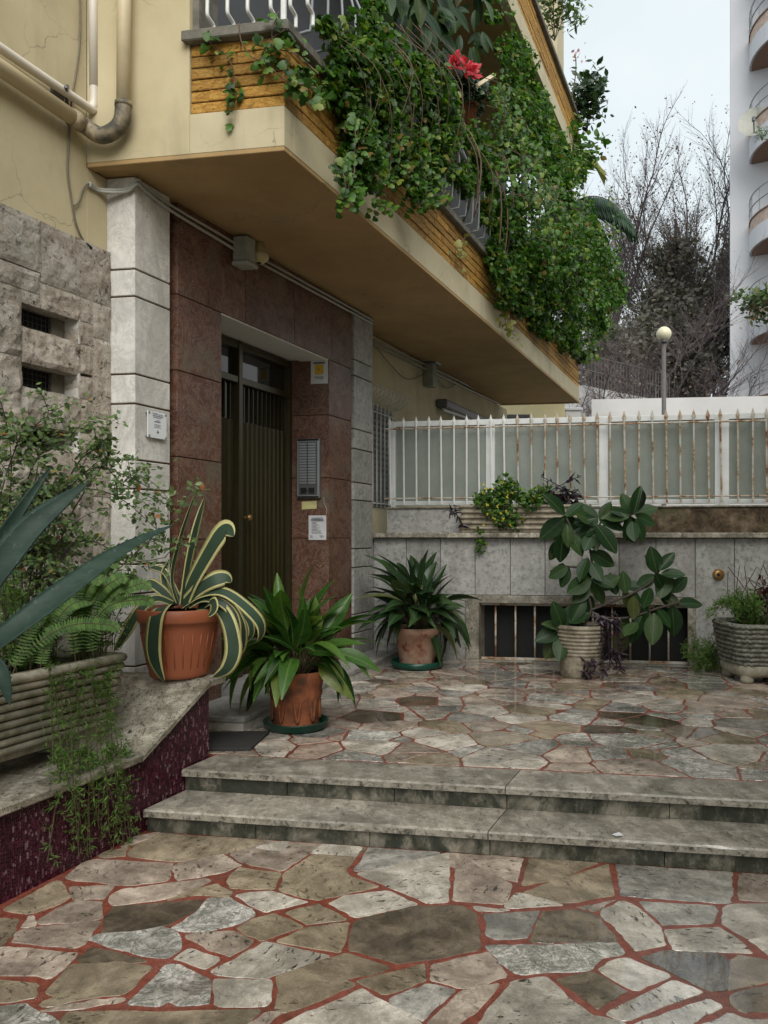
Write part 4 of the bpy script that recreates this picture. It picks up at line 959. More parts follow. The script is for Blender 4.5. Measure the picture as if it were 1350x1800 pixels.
# ================================================================ LEAVES
def leaf_cloud(shape, pos, nrm, up, size, mat_name=None):
    """many small leaves in one mesh: shape = (verts Nx3 in leaf frame x,y(tip),z), faces"""
    sv, sf = shape; sv = np.array(sv, float); n = len(pos)
    nrm = nrm/np.linalg.norm(nrm, axis=1, keepdims=True); y = up-nrm*np.sum(up*nrm, 1, keepdims=True); y /= np.linalg.norm(y, axis=1, keepdims=True)+1e-9
    x = np.cross(y, nrm)
    v = pos[:, None, :]+size[:, None, None]*(sv[None, :, 0, None]*x[:, None, :]+sv[None, :, 1, None]*y[:, None, :]+sv[None, :, 2, None]*nrm[:, None, :])
    return v.reshape(-1, 3), sf, len(sv), n
def cloud_obj(name, parts, mat, parent=None, stems=None):
    o0 = np.array(wloc(parent)) if parent else np.zeros(3)
    V = []; L = []; ST = []; CNT = []; base = 0
    for (v, sf, k, n) in parts:
        V.append(v-o0)
        for f in sf:
            pass
        fl = [np.array(f) for f in sf]
        for f in fl:
            idx = (np.arange(n)[:, None]*k+f[None, :]+base); L.append(idx.reshape(-1)); CNT.append(np.full(n, len(f)))
        base += n*k
    V = np.concatenate(V); L = np.concatenate(L).astype(np.int32); CNT = np.concatenate(CNT).astype(np.int32)
    me = bpy.data.meshes.new(name); me.vertices.add(len(V)); me.vertices.foreach_set('co', V.astype(np.float32).ravel())
    me.loops.add(len(L)); me.loops.foreach_set('vertex_index', L); me.polygons.add(len(CNT))
    me.polygons.foreach_set('loop_start', np.concatenate([[0], np.cumsum(CNT)[:-1]]).astype(np.int32))
    me.materials.append(mat); me.update(calc_edges=True); me.validate()
    o = bpy.data.objects.new(name, me); C.objects.link(o)
    if parent: o.parent = parent
    return o
IVY = ([(0, 0, 0), (.32, .02, -.04), (.50, .28, -.07), (.30, .42, .0), (.34, .70, -.06), (0, 1, -.10), (-.34, .70, -.06), (-.30, .42, 0), (-.50, .28, -.07), (-.32, .02, -.04), (0, .45, .05)],
       [(0, 1, 2, 3, 10), (10, 3, 4, 5), (10, 5, 6, 7), (10, 7, 8, 9, 0)])
OVAL = ([(0, 0, 0), (.26, .3, -.03), (.28, .6, -.04), (0, 1, -.06), (-.28, .6, -.04), (-.26, .3, -.03), (0, .5, .04)], [(0, 1, 2, 6), (6, 2, 3), (6, 3, 4), (0, 6, 4, 5)])
SMALL = ([(0, 0, 0), (.2, .45, .03), (0, 1, 0), (-.2, .45, .03)], [(0, 1, 2, 3)])
NEEDLE = ([(0, 0, 0), (.06, .5, .0), (0, 1, 0), (-.06, .5, .0)], [(0, 1, 2, 3)])
def rdir(n, bias=(0, 0, 0), s=1.0):
    d = rng.normal(size=(n, 3))*s+np.array(bias); return d
def in_poly(poly, x, y):
    c = np.zeros(len(x), bool); n = len(poly); j = n-1
    for i in range(n):
        xi, yi = poly[i]; xj, yj = poly[j]
        m = ((yi > y) != (yj > y)) & (x < (xj-xi)*(y-yi)/((yj-yi) or 1e-9)+xi); c ^= m; j = i
    return c
# ---------------------------------------------------------------- ivy hanging over the balcony
def plane_pts(poly_px, u): return [(FU(px, u), ZA(py, u, FU(px, u))) for px, py in poly_px]
def uvw(u, v, z):
    return np.stack([O2[0]+u*U2[0]+v*V2[0], O2[1]+u*U2[1]+v*V2[1], z], 1)
def hang(poly_px, u0, depth, n, size, seed, clumps=40, csz=.22, keep=.35):
    """leaf positions gathered in clumps inside an outline that lies on the plane u = u0"""
    r = np.random.default_rng(seed); poly = plane_pts(poly_px, u0); pa = np.array(poly)
    lo, hi = pa.min(0), pa.max(0); cs = []
    while len(cs) < clumps:
        c = lo+(hi-lo)*r.random(2)
        if in_poly(poly, np.array([c[0]]), np.array([c[1]]))[0]: cs.append((c[0], c[1], u0+depth*(r.random()*.9-.2), csz*(.35+1.1*r.random())))
    cs = np.array(cs); i = r.integers(0, clumps, n); off = r.normal(size=(n, 3)); off /= np.linalg.norm(off, axis=1, keepdims=True); off *= (r.random((n, 1))**.45)
    v = cs[i, 0]+off[:, 0]*cs[i, 3]; z = cs[i, 1]+off[:, 1]*cs[i, 3]*1.1; u = cs[i, 2]+off[:, 2]*cs[i, 3]*.7
    ok = in_poly(poly, v, z) & (u > u0-.02)
    v, z, u = v[ok], z[ok], u[ok]; m = len(v)
    pos = uvw(u, v, z)
    nr = np.array([U2[0]*.7-V2[0]*.3, U2[1]*.7-V2[1]*.3, .5])[None, :]+r.normal(size=(m, 3))*.75
    up = np.array([U2[0]*.4, U2[1]*.4, -.8])[None, :]+r.normal(size=(m, 3))*.45
    return leaf_cloud(IVY, pos, nr, up, size*(.4+1.1*r.random(m)**1.3))
def vine_stems(specs, parent, name='vine_stem', mat='vine'):
    for pts, r in specs: MB().tube(cr(pts, 5), r, 5).build(name, M[mat], parent, True)
def spray(pts, n, size, parent, spread=.035, shape=IVY, mat='ivy', stem=.004, name='leafy_spray', seed=0):
    r = np.random.default_rng(seed+n); c = cr(pts, 8); MB().tube(c, stem, 5).build('vine_stem', M['vine'], parent, True)
    t = r.random(n)**.7*(len(c)-1.01); i = t.astype(int); ca = np.array([tuple(p) for p in c]); pos = ca[i]+(ca[i+1]-ca[i])*(t-i)[:, None]+r.normal(size=(n, 3))*spread
    nr = np.array([.1, -1, .6])[None, :]+r.normal(size=(n, 3))*.45; up = np.array([.0, -.2, -1])[None, :]+r.normal(size=(n, 3))*.6
    return leaf_cloud(shape, pos, nr, up, size*(.6+.7*r.random(n)))
iv = thing('ivy', P(UB, -2.6, ZC), 'ivy trailing over the near corner of the brick balcony', 'ivy', None)
A = hang([(545, 40), (600, 0), (665, 0), (690, 90), (760, 130), (775, 240), (765, 320), (745, 300), (720, 352), (665, 355), (640, 335), (615, 345), (590, 290), (600, 235), (560, 165), (545, 100)], 1.19, .28, 17000, .05, 1, 70, .17)
A2 = hang([(480, 130), (520, 110), (575, 130), (560, 185), (520, 170), (480, 160)], 1.16, .04, 130, .06, 2, 8, .10)
tag(cloud_obj('ivy_foliage', [A, A2], M['ivy'], iv), kind='stuff')
r_ = random.Random(5)
def drop(px0, py0, px1, py1, u, bulge=.12):
    v0, v1 = FU(px0, u), FU(px1, u); z0, z1 = ZA(py0, u, v0), ZA(py1, u, v1)
    return [P(u, v0, z0), P(u+bulge, v0*.6+v1*.4, z0*.55+z1*.45), P(u+bulge*.5, v1, z1)]
fringe = []
for i in range(26):
    px = 585+i*7.5+r_.uniform(-6, 6); py = r_.uniform(180, 320); l = r_.uniform(30, 75)
    fringe.append(spray([P(1.22, FU(px, 1.22), ZA(py, 1.22, FU(px, 1.22))), P(1.34, FU(px+8, 1.3), ZA(py+l*.4, 1.3, FU(px+8, 1.3))), P(1.30, FU(px+r_.uniform(0, 24), 1.3), ZA(min(352, py+l), 1.3, FU(px, 1.3)))], 28, .052, iv, .045))
tag(cloud_obj('ivy_sprays', fringe, M['ivy'], iv), kind='stuff')
vine_stems([(drop(560+i*11, 40+r_.uniform(-10, 10), 600+i*11+r_.uniform(-20, 20), 230+r_.uniform(-40, 90), 1.19, r_.uniform(.1, .40)), r_.uniform(.002, .0055)) for i in range(0, 18)], iv)
# thin trailing sprays on the front brick face
fr = lambda px, py, o=.04: P(FV(px, VB-o), VB-o, ZA(py, FV(px, VB-o), VB-o))
t = thing('ivy', fr(360, 68), 'short ivy spray hanging alone on the orange brick front left of the railing', 'ivy')
cloud_obj('ivy_leaves', [spray([fr(367, 62), fr(372, 78), fr(400, 100), fr(412, 135), fr(410, 165), fr(407, 190)], 46, .052, t, .03)], M['ivy'], t)
t = thing('ivy', fr(500, 60), 'reddish stemmed ivy spray crossing the brick front below the white railing', 'ivy')
cloud_obj('ivy_leaves', [spray([fr(505, 50), fr(470, 75), fr(468, 105), fr(500, 140), fr(540, 150), fr(570, 160)], 70, .055, t, .05), spray([fr(420, 40, .06), fr(425, 75), fr(445, 102), fr(470, 105)], 6, .04, t), spray([fr(490, 20, .06), fr(478, 60), fr(490, 85), fr(520, 95), fr(560, 130)], 40, .055, t, .05)], M['ivy'], t)
# main mass further along, bulging outwards
iv2 = thing('ivy', P(UB, 3.5, ZC), 'great dark green ivy mass hanging from the far half of the balcony', 'ivy')
B1 = hang([(800, 215), (850, 165), (905, 150), (960, 230), (1000, 260), (1015, 330), (1030, 420), (1060, 470), (1075, 520), (1050, 570), (1030, 640), (1000, 625), (960, 600), (905, 560), (850, 525), (845, 440), (850, 380), (830, 290)], 1.18, .36, 34000, .056, 3, 150, .25)
B2 = hang([(930, 400), (1000, 380), (1052, 450), (1074, 505), (1060, 560), (1025, 600), (1000, 560), (940, 520), (900, 450)], 1.45, .45, 13000, .056, 4, 50, .27)
B3 = hang([(745, 190), (790, 215), (850, 230), (860, 330), (845, 400), (800, 330), (765, 290)], 1.15, .14, 5200, .05, 6, 40, .13)
B4 = hang([(850, 510), (905, 555), (960, 600), (1020, 640), (1010, 600), (960, 560), (900, 520)], 1.17, .15, 2200, .054, 8, 28, .17)
B5 = hang([(845, -20), (885, 0), (930, 110), (985, 240), (1000, 330), (960, 320), (890, 200), (835, 170), (865, 90)], 1.10, .12, 5200, .056, 9, 70, .18)
B6 = hang([(850, 380), (900, 320), (960, 420), (940, 560), (905, 550), (860, 520), (850, 440)], 1.2, .3, 9000, .055, 10, 56, .2)
tag(cloud_obj('ivy_foliage', [B1, B2, B3, B4, B5, B6], M['ivy'], iv2), kind='stuff')
fringe = []
for i in range(46):
    t_ = r_.random(); px = 850+t_*215+r_.uniform(-10, 14); py = 180+t_*330+r_.uniform(-60, 90)
    if px > 1000: py = r_.uniform(330, 590)
    l = r_.uniform(30, 80); uu = r_.uniform(1.2, 1.7)
    fringe.append(spray([P(uu, FU(px, uu), ZA(py, uu, FU(px, uu))), P(uu+.15, FU(px+6, uu), ZA(py+l*.3, uu, FU(px+6, uu))), P(uu+.12, FU(px+r_.uniform(-10, 22), uu), ZA(py+l, uu, FU(px, uu)))], 30, .056, iv2, .06))
tag(cloud_obj('ivy_sprays', fringe, M['ivy'], iv2), kind='stuff')
vine_stems([(drop(790+i*17, 200+i*14+r_.uniform(-30, 30), 800+i*17+r_.uniform(-20, 20), 380+i*14+r_.uniform(-40, 60), 1.18, .2), .009) for i in range(14)], iv2)
t = thing('ivy', P(UB, 1.2, ZF), 'thin creeper with a few yellowing leaves dangling below the far brick parapet', 'ivy')
ou = lambda px, py, u=1.2: P(u, FU(px, u), ZA(py, u, FU(px, u)))
cloud_obj('ivy_leaves', [spray([ou(838, 400), ou(815, 420), ou(800, 445), ou(820, 450)], 16, .07, t, .05), spray([ou(865, 520), ou(885, 545), ou(890, 575), ou(905, 590)], 36, .07, t, .07)], M['palm_yellow'], t)
# ---------------------------------------------------------------- railing of the balcony
rlg = thing('balcony_railing', P(UB-.05, VB+.03, ZCAP), 'white bellied iron railing on top of the brick balcony', 'railing')
zr = ZCAP+.95
def bbar(px):
    u = FV(px, VB+.05); o = .13
    p = [P(u, VB+.05, ZCAP-.01), P(u, VB+.05, ZCAP+.05), P(u, VB+.04, ZCAP+.07), P(u, VB-.005, ZCAP+.085), P(u, VB-.02, ZCAP+.105), P(u, VB-.02, ZCAP+.2), P(u, VB-.02, ZCAP+.6), P(u, VB+.04, zr-.1), P(u, VB+.05, zr)]
    return p
for px in (376, 411, 446, 486, 520, 550): MB().tube(cr(bbar(px), 4), .0125, 7).build('bar', M['white_metal'], rlg, True)
for v in np.arange(VB+.25, VEND-.1, .22):
    MB().tube(cr([P(UB-.06, v, ZCAP-.01), P(UB-.06, v, ZCAP+.07), P(UB+.02, v, ZCAP+.09), P(UB+.05, v, ZCAP+.14), P(UB+.05, v, ZCAP+.6), P(UB-.05, v, zr-.08), P(UB-.05, v, zr)], 3), .010, 6).build('bar', M['rail_grey'], rlg, True)
MB().tube([P(uj, VB+.05, zr), P(UB-.05, VB+.05, zr), P(UB-.05, VEND, zr)], .02, 8).build('handrail', M['rail_grey'], rlg)
MB().tube([P(UB-.02, VB+.03, ZCAP), P(UB-.02, VB+.03, zr)], .02, 8).build('corner_post', M['white_metal'], rlg)
# ---------------------------------------------------------------- big plants on the balcony
def big_leaf(L, Wd, curl=.15, fold=.12, n=7, shape='oval', m=0, drop_=0.0):
    """one leaf mesh: base at origin, tip along +Y, top face +Z"""
    b = MB(); vs = []; fs = []
    for i in range(n+1):
        t = i/n
        w = {'oval': math.sin(math.pi*min(1, t*.97+.015))**.75*(1-.1*t), 'lance': (math.sin(math.pi*(t*.96+.02)))**.9*(1.12-.3*t)}[shape]*Wd/2
        y = L*t*(1-.25*drop_*t); z = -curl*L*t*t-drop_*L*t*t*.6
        vs += [(-w, y, z+fold*w*1.4), (-w*.5, y, z+fold*w*.5), (0, y, z), (w*.5, y, z+fold*w*.5), (w, y, z+fold*w*1.4)]
        if i:
            for q in range(4): fs.append((5*(i-1)+q, 5*(i-1)+q+1, 5*i+q+1, 5*i+q))
    b.add(vs, fs); me = bpy.data.meshes.new('leaf'); me.from_pydata(b.v, [], b.f); me.polygons.foreach_set('use_smooth', [True]*len(b.f)); return me
def place_leaf(me, base, tip, nrm, mat, parent, name='leaf', scale=None):
    base = Vector(base); tip = Vector(tip); y = (tip-base); L = y.length
    if L < 1e-6: return None
    y.normalize(); z = Vector(nrm); z = z-y*z.dot(y)
    if z.length < 1e-4: z = y.orthogonal()
    z.normalize(); x = y.cross(z)
    if not me.materials: me.materials.append(mat)
    o = bpy.data.objects.new(name, me); C.objects.link(o); o.parent = parent
    s = scale or L
    o.matrix_local = Matrix.Translation(base-wloc(parent)) @ Matrix((x, y, z)).transposed().to_4x4() @ Matrix.Diagonal((s, s, s, 1)); return o
def mesh_for(mat, *a, **k):
    me = big_leaf(*a, **k); me.materials.append(mat); return me
bf = thing('rubber_tree', P(.75, -2.2, ZF), 'large dark leaved rubber tree standing on the balcony above the ivy', 'plant')
LB = [mesh_for(M['ficus'], 1, .42, .18, .15, 7, 'oval'), mesh_for(M['ficus'], 1, .38, .3, .2, 7, 'oval')]
rr = random.Random(12)
for k in range(150):
    px, py = rr.uniform(672, 850), rr.uniform(-90, 125)
    if py > 40 and px < 700: continue
    u = rr.uniform(.75, 1.15); v = FU(px, u); c = Vector(P(u, v, ZA(py, u, v))); L = rr.uniform(.22, .34)
    tip = c+Vector((rr.uniform(-.6, .6), rr.uniform(-.6, .2), rr.uniform(-1.3, -.2))).normalized()*L
    place_leaf(LB[k % 2], c, tip, (rr.uniform(-.5, .8), -1+rr.uniform(-.4, .6), .6), M['ficus'], bf)
for k in range(5):
    v = FU(720+k*25, .9); MB().tube(cr([P(.75, -2.2+.1*k, ZF), P(.85, v, ZF+.9), P(.95, v+.2, ZF+2.2)], 5), .018, 6).build('stem', M['stem'], bf, True)
rp_ = thing('cyclamen_pot', P(.95, FU(815, .95), ZCAP), 'potted cyclamen with bright red flowers on the balcony among the ivy', 'potted plant')
cc = Vector(P(1.05, FU(820, 1.05), ZA(165, 1.05, FU(820, 1.05))))
MB().lathe([(.08, -.36), (.12, -.16), (.13, -.16), (.13, -.12), (.11, -.12)], tuple(cc), 20).build('pot', M['terracotta_old'], rp_, True)
n = 300; p = rng.normal(size=(n, 3)); p /= np.linalg.norm(p, axis=1, keepdims=True); p = p*(rng.random((n, 1))**.4)*np.array([.28, .25, .2])+np.array(cc)
cloud_obj('leaves', [leaf_cloud(OVAL, p, rdir(n, (.2, -.8, .8), .5), rdir(n, (0, -.4, -.6), .6), .08+.05*rng.random(n))], M['ivy_dark'], rp_)
for (px, py) in ((803, 105), (812, 114), (828, 128), (838, 136), (797, 115), (834, 124), (820, 118)):
    c = np.array(P(1.22, FU(px, 1.22), ZA(py, 1.22, FU(px, 1.22)))); n = 9
    cloud_obj('flower', [leaf_cloud(OVAL, c+rng.normal(size=(n, 3))*.02, rdir(n, (.2, -1, .3), .5), rdir(n, (0, -.2, .8), .6), .075+.03*rng.random(n))], M['red_flower'], rp_)
ps = thing('wooden_slat', ou(850, 148, 1.24), 'short pale wooden slat sticking out of the ivy beside the red flowers', 'slat')
b = MB(); a, c = Vector(ou(838, 152, 1.24)), Vector(ou(868, 133, 1.24)); b.tube([a, c], .028, 4); b.build('slat_board', M['pipe'], ps)
# palm fronds beyond the far end of the balcony
def frond(pts, parent, mat, ll=.5, n=46, droop=.6, seed=0, wid=.035):
    r = random.Random(seed); c = cr(pts, 10); MB().tube(c, [.02*(1-.8*i/len(c)) for i in range(len(c))], 5).build('rachis', M['stem'], parent, True)
    P_, N_, U_, S_ = [], [], [], []
    for i in range(n):
        t = .12+.88*i/n; k = t*(len(c)-1.01); j = int(k); p = c[j].lerp(c[j+1], k-j); d = (c[j+1]-c[j]).normalized(); side = d.cross(Vector((0, 0, 1))).normalized()
        for s in (-1, 1):
            dr = (side*s*.75+d*.75+Vector((0, 0, -droop*(.3+t)))).normalized()
            P_.append(p); U_.append(dr); N_.append(dr.cross(d)*s+Vector((0, 0, .3))); S_.append(ll*(.45+.75*math.sin(math.pi*min(1, t*.9+.08)))*r.uniform(.85, 1.1))
    w = wid/ll
    sh = ([(0, 0, 0), (w, .25, .0), (w*.8, .6, -.06), (0, 1, -.28), (-w*.8, .6, -.06), (-w, .25, 0)], [(0, 1, 2, 3, 4, 5)])
    return leaf_cloud(sh, np.array(P_, float).reshape(-1, 3), np.array(N_, float).reshape(-1, 3), np.array(U_, float).reshape(-1, 3), np.array(S_))
pl_ = thing('palm', tuple(X3(960, HY+EYE*FPX/17.5, 17.5)), 'palm with drooping dark green frond showing beyond the ivy', 'palm')
q = lambda px, py, d: X3(px, py, d)
cloud_obj('frond', [frond([q(960, 400, 17.2), q(1020, 350, 16.6), q(1070, 352, 16.2), q(1112, 395, 16)], pl_, M['palm'], .75, 30, 1.3, 1, .036)], M['palm'], pl_)
cloud_obj('frond', [frond([q(960, 400, 17.2), q(1010, 370, 16.8), q(1045, 385, 16.5), q(1065, 425, 16.4)], pl_, M['palm'], .62, 26, 1.4, 2, .034)], M['palm'], pl_)
cloud_obj('frond', [frond([q(960, 380, 17.4), q(1000, 290, 17.2), q(1030, 275, 17.0), q(1055, 295, 16.9)], pl_, M['palm_yellow'], .62, 26, .6, 3, .03)], M['palm_yellow'], pl_)
MB().tube([q(955, HY+EYE*FPX/17.5, 17.5), q(958, 600, 17.5), q(960, 395, 17.3)], [.2, .16, .14], 10).build('trunk', M['bark'], pl_, True)
# small plants along the upper balcony
def ball(name, c, rad, n, shape, size, mat, label, cat, group=None, flat=1.0, bias=(0, -.4, .6), pot=True):
    c = np.array(c, float); t = thing(name, tuple(c-np.array([0, 0, rad])), label, cat, group); p = rng.normal(size=(n, 3)); p /= np.linalg.norm(p, axis=1, keepdims=True)
    k = rng.integers(0, 12, n); lob = rng.normal(size=(12, 3))*.45; p = (p*(rng.random((n, 1))**.5)*.55+lob[k])*rad*np.array([1, 1, flat])+c
    cloud_obj('foliage', [leaf_cloud(shape, p, rdir(n, bias, .6), rdir(n, (0, -.2, .3), .8), size*(.6+.8*rng.random(n)))], M[mat], t)
    for i in range(5): MB().tube([tuple(c-np.array([0, 0, rad*1.0])), tuple(c+lob[i]*rad*.7)], .008, 4).build('stem', M['stem'], t)
    return t
up_ = lambda px, py, u=1.1: P(u, FU(px, u), ZA(py, u, FU(px, u)))
ball('balcony_plant', up_(1030, 185, 1.3), .5, 520, OVAL, .14, 'ivy_dark', 'leafy plant leaning out of the upper balcony against the sky', 'plant', flat=1.5)
ball('balcony_plant', up_(975, 10, 1.15), .55, 700, SMALL, .12, 'shrub', 'feathery grey green plant on the upper balcony rail at the top edge', 'plant')
ball('balcony_plant', up_(1012, 250, 1.2), .45, 420, OVAL, .13, 'ivy', 'green plant at the end of the upper brick parapet above the yellow palm frond', 'plant')
t = thing('flowering_stem', up_(1012, 140, 1.25), 'thin pink flowering stem against the sky beside the upper balcony', 'plant')
MB().tube(cr([up_(1005, 170, 1.25), up_(1012, 130, 1.25), up_(1012, 100, 1.25)], 4), .01, 5).build('stem', M['stem'], t)
n = 14; cloud_obj('flower', [leaf_cloud(OVAL, np.array(up_(1013, 100, 1.25))+rng.normal(size=(n, 3))*.09, rdir(n), rdir(n), np.full(n, .07))], M['pink_flower'], t)
ball('balcony_plant', tuple(X3(1330, 525, 25.6)), .7, 700, OVAL, .17, 'shrub', 'bushy plant trailing over a lower rounded balcony of the white tower', 'plant', flat=.8)
ball('balcony_plant', tuple(X3(1340, 236, 26.0)), .22, 120, NEEDLE, .2, 'shrub', 'small grey plant beneath the satellite dish on the white tower', 'plant', flat=.8)
# ================================================================ TREES
def bare_tree(name, px, d, htop, spread, seed, label, mat='bark', leaves=900, trunk=.22, levels=5, lean=0, fork=.25, leafmat_='deadleaf', up=.75):
    r = random.Random(seed); base = X3(px, HY, d); base.z = -.05
    t = thing(name, tuple(base), label, 'tree', 'bare winter trees beyond the fence')
    trk = MB(); crown = MB(); tips = []; cnt = [0]
    def grow(p, dr, L, rad, lv):
        n = 4 if lv < 3 else (3 if lv < 4 else 2); pts = [p]; dd = dr.copy()
        for i in range(n):
            dd = (dd+Vector((r.gauss(0, .13), r.gauss(0, .13), r.gauss(.06, .08)))).normalized(); pts.append(pts[-1]+dd*L/n)
        rs = [rad*(1-.45*i/n) for i in range(n+1)]
        (trk if lv == 0 else crown).tube(pts, rs, 8 if lv == 0 else (5 if lv < 3 else 3), cap=False); cnt[0] += 1
        if lv >= levels: tips.append(pts[-1]); tips.append(pts[-2]); return
        nk = {0: 11, 1: 7, 2: 6, 3: 5, 4: 4}.get(lv, 3)
        for k in range(nk):
            f = (fork+(1-fork)*(k+.5+r.uniform(-.4, .4))/nk); f = min(.999, f); j = min(int(f*n), n-1); q_ = pts[j].lerp(pts[j+1], f*n-j)
            a = r.uniform(0, 6.283); perp = Vector((math.cos(a), math.sin(a), r.uniform(-.1, .3)))
            nd = (dd*up+perp*spread*r.uniform(.55, 1.05)).normalized()
            grow(q_, nd, L*(.52 if lv == 0 else .56)*r.uniform(.7, 1.15)*(1.1-.4*f), rad*(.42 if lv == 0 else .5)*(1.1-.4*f), lv+1)
        if lv > 0: grow(pts[-1], dd, L*.5, rs[-1], lv+1)
    grow(base, Vector((lean, 0, 1)).normalized(), htop, trunk, 0)
    trk.build('trunk', M[mat], t, True); crown.build('crown', M[mat], t, True)
    if leaves:
        tp = np.array([tuple(x) for x in tips]); leaves *= 3; i = rng.integers(0, len(tp), leaves); p = tp[i]+rng.normal(size=(leaves, 3))*.18
        cloud_obj('dry_leaves', [leaf_cloud(OVAL, p, rdir(leaves), rdir(leaves), .06+.07*rng.random(leaves))], M[leafmat_], t)
    return t
ztop_at = lambda py, d: EYE+(HY-py)/FPX*d
bare_tree('bare_tree', 1130, 34, ztop_at(330, 34)*.67, .62, 3, 'tall bare grey tree left of the street lamp with russet twigs', leaves=2600)
bare_tree('bare_tree', 1172, 40, ztop_at(220, 40)*.67, .5, 8, 'tallest bare tree standing highest behind the street lamp', leaves=2600)
bare_tree('bare_tree', 1245, 38, ztop_at(230, 38)*.67, .5, 21, 'bare tree close beside the edge of the white tower', leaves=1600)
bare_tree('bare_tree', 1075, 36, ztop_at(290, 36)*.67, .55, 14, 'bare tree partly hidden behind the ivy and palm frond', leaves=1800)
bare_tree('bare_tree', 1212, 26, ztop_at(470, 26)*.67, .75, 33, 'low spreading bare tree in front of the white tower with long bent twigs', leaves=120, trunk=.09, mat='bark', fork=.2, up=.55)
bare_tree('bare_tree', 1110, 26, ztop_at(560, 26)*.75, .9, 35, 'small twiggy bare tree above the sloping wall', leaves=300, trunk=.11, fork=.15, up=.6)
# ivy clad evergreen column in the middle
ev = thing('ivy_clad_tree', tuple(X3(1180, HY, 36)*1.0), 'dark ivy clad tree in the middle of the bare trees', 'tree')
ev.location.z = -.05
b0 = X3(1180, HY, 36); MB().tube([(b0.x, b0.y, -.05), (b0.x+.1, b0.y, 8), (b0.x+.2, b0.y, ztop_at(385, 36))], [.35, .25, .05], 8).build('trunk', M['bark_dark'], ev, True)
n = 13000; h = rng.random(n)**.8; zz_ = .5+h*(ztop_at(410, 36)-1); rad = (.5+2.6*(1-h)**.6)*(1+.35*np.sin(zz_*1.3)+.3*np.sin(zz_*3.1+1)); a = rng.random(n)*6.283; rr2 = rad*np.sqrt(rng.random(n))*(1+.45*np.sin(a*3+zz_*1.7)+.25*np.sin(a*7-zz_*2.3)+.25*rng.normal(size=n))
p = np.stack([b0.x+rr2*np.cos(a), b0.y+rr2*np.sin(a), zz_], 1)
tag(cloud_obj('foliage', [leaf_cloud(OVAL, p, rdir(n, (0, -.4, .4), .7), rdir(n, (0, 0, -.6), .6), .14+.14*rng.random(n))], M['evergreen'], ev), kind='stuff')
# shrubs and undergrowth on the bank behind
for i, (px, py, d, rad, n_, lab) in enumerate(((1060, 640, 31, 1.7, 2200, 'dark shrub on the bank above the sloping wall'), (1245, 600, 33, 2.6, 4200, 'dark evergreen shrub beneath the trees beside the white tower'), (1150, 640, 33, 2.3, 3600, 'low dark shrub behind the street lamp post'))):
    ball('evergreen_shrub', tuple(X3(px, py, d)), rad, n_, OVAL, .22, 'evergreen', lab, 'shrub', 'evergreen shrubs under the bare trees', flat=1.2)
bk = MB(); bk.add([(6, 30, 0), (40, 30, 0), (40, 33, 4.2), (6, 33, 4.2), (40, 80, 5), (6, 80, 5)], [(0, 1, 2, 3), (3, 2, 4, 5)]); struct(bk.build('planted_bank', plain('leaf littered bank', (.06, .05, .03), .9, .3, 2)))
# ================================================================ DRAIN PIPES, CABLES, LAMPS ON THE BUILDING
lw = lambda px, py, o=.06: P(UL+o, FU(px, UL+o), ZA(py, UL+o, FU(px, UL+o)))
fw = lambda px, py, o=.06: P(FV(px, VB-o), VB-o, ZA(py, FV(px, VB-o), VB-o))
dp = thing('drain_pipe', lw(60, 160, .08), 'thick old drain pipe with dirty elbow running along the yellow wall and turning upward', 'pipe')
MB().tube([lw(-260, -60, .08), lw(128, 207, .08)], .048, 14).build('pipe_run', M['pipe'], dp, True)
el = cr([lw(128, 207, .08), lw(150, 222, .08), fw(176, 238, .09), fw(200, 230, .09), fw(214, 212, .09), fw(217, 182, .09)], 6)
MB().tube(el, .052, 14).build('pipe_elbow', M['pipe_old'], dp, True)
MB().tube([fw(217, 184, .09), fw(219, -120, .09)], .044, 14).build('pipe_riser', M['pipe'], dp, True)
MB().tube([lw(126, 206, .08), lw(140, 215, .08)], .057, 14).build('pipe_collar', M['pipe_old'], dp, True)
b = MB(); b.tube([fw(217, 188, .09), fw(217, 180, .09)], .055, 14); b.build('pipe_collar', M['pipe_old'], dp, True)
wp = thing('water_pipe', lw(60, 100, .05), 'slim pale water pipe above the thick drain pipe, bending upward in the wall corner', 'pipe')
MB().tube(cr([lw(-260, -110, .05), lw(-60, 42, .05), lw(148, 184, .05), lw(160, 190, .05), lw(165, 180, .05), lw(165, 150, .05)], 8), .028, 12).build('pipe_run', M['pipe_white'], wp, True)
MB().tube([lw(165, 152, .05), lw(163, -140, .05)], .030, 12).build('pipe_riser', M['pipe_white'], wp, True)
br = thing('pipe_bracket', lw(110, 170, .02), 'small dark pipe bracket holding the two pipes on the yellow wall', 'bracket')
b = MB(); p = lw(113, 168, .0); b.tube([lw(118, 152, .0), lw(118, 152, .09)], .012, 6); b.tube([lw(118, 185, .0), lw(116, 152, .09)], .012, 6); b.tube([lw(90, 160, .01), lw(108, 172, .01)], .03, 8); b.build('bracket_arm', M['steel_dark'], br)
cbz = thing('wall_cable', lw(125, 300, .01), 'loose brown cable hanging down the yellow wall to the stone cladding', 'cable')
MB().tube(cr([lw(140, -30, .015), lw(140, 80, .015), lw(124, 190, .015), lw(121, 250, .015), lw(119, 300, .015), lw(125, 345, .015), lw(133, 390, .015), lw(145, 420, .015), lw(160, 435, .02)], 8), .0065, 6).build('cable_run', M['cable'], cbz, True)
MB().tube(cr([lw(128, 362, .015), lw(138, 355, .015), lw(146, 332, .015), lw(155, 322, .015)], 6), .006, 6).build('cable_run', M['cable'], cbz, True)
b = MB(); b.tube([lw(148, 428, .02), lw(160, 437, .03)], .014, 6); b.build('cable_end', M['black'], cbz)
wc = lambda px, py, u=.02: P(u, FU(px, u), ZA(py, u, FU(px, u)))
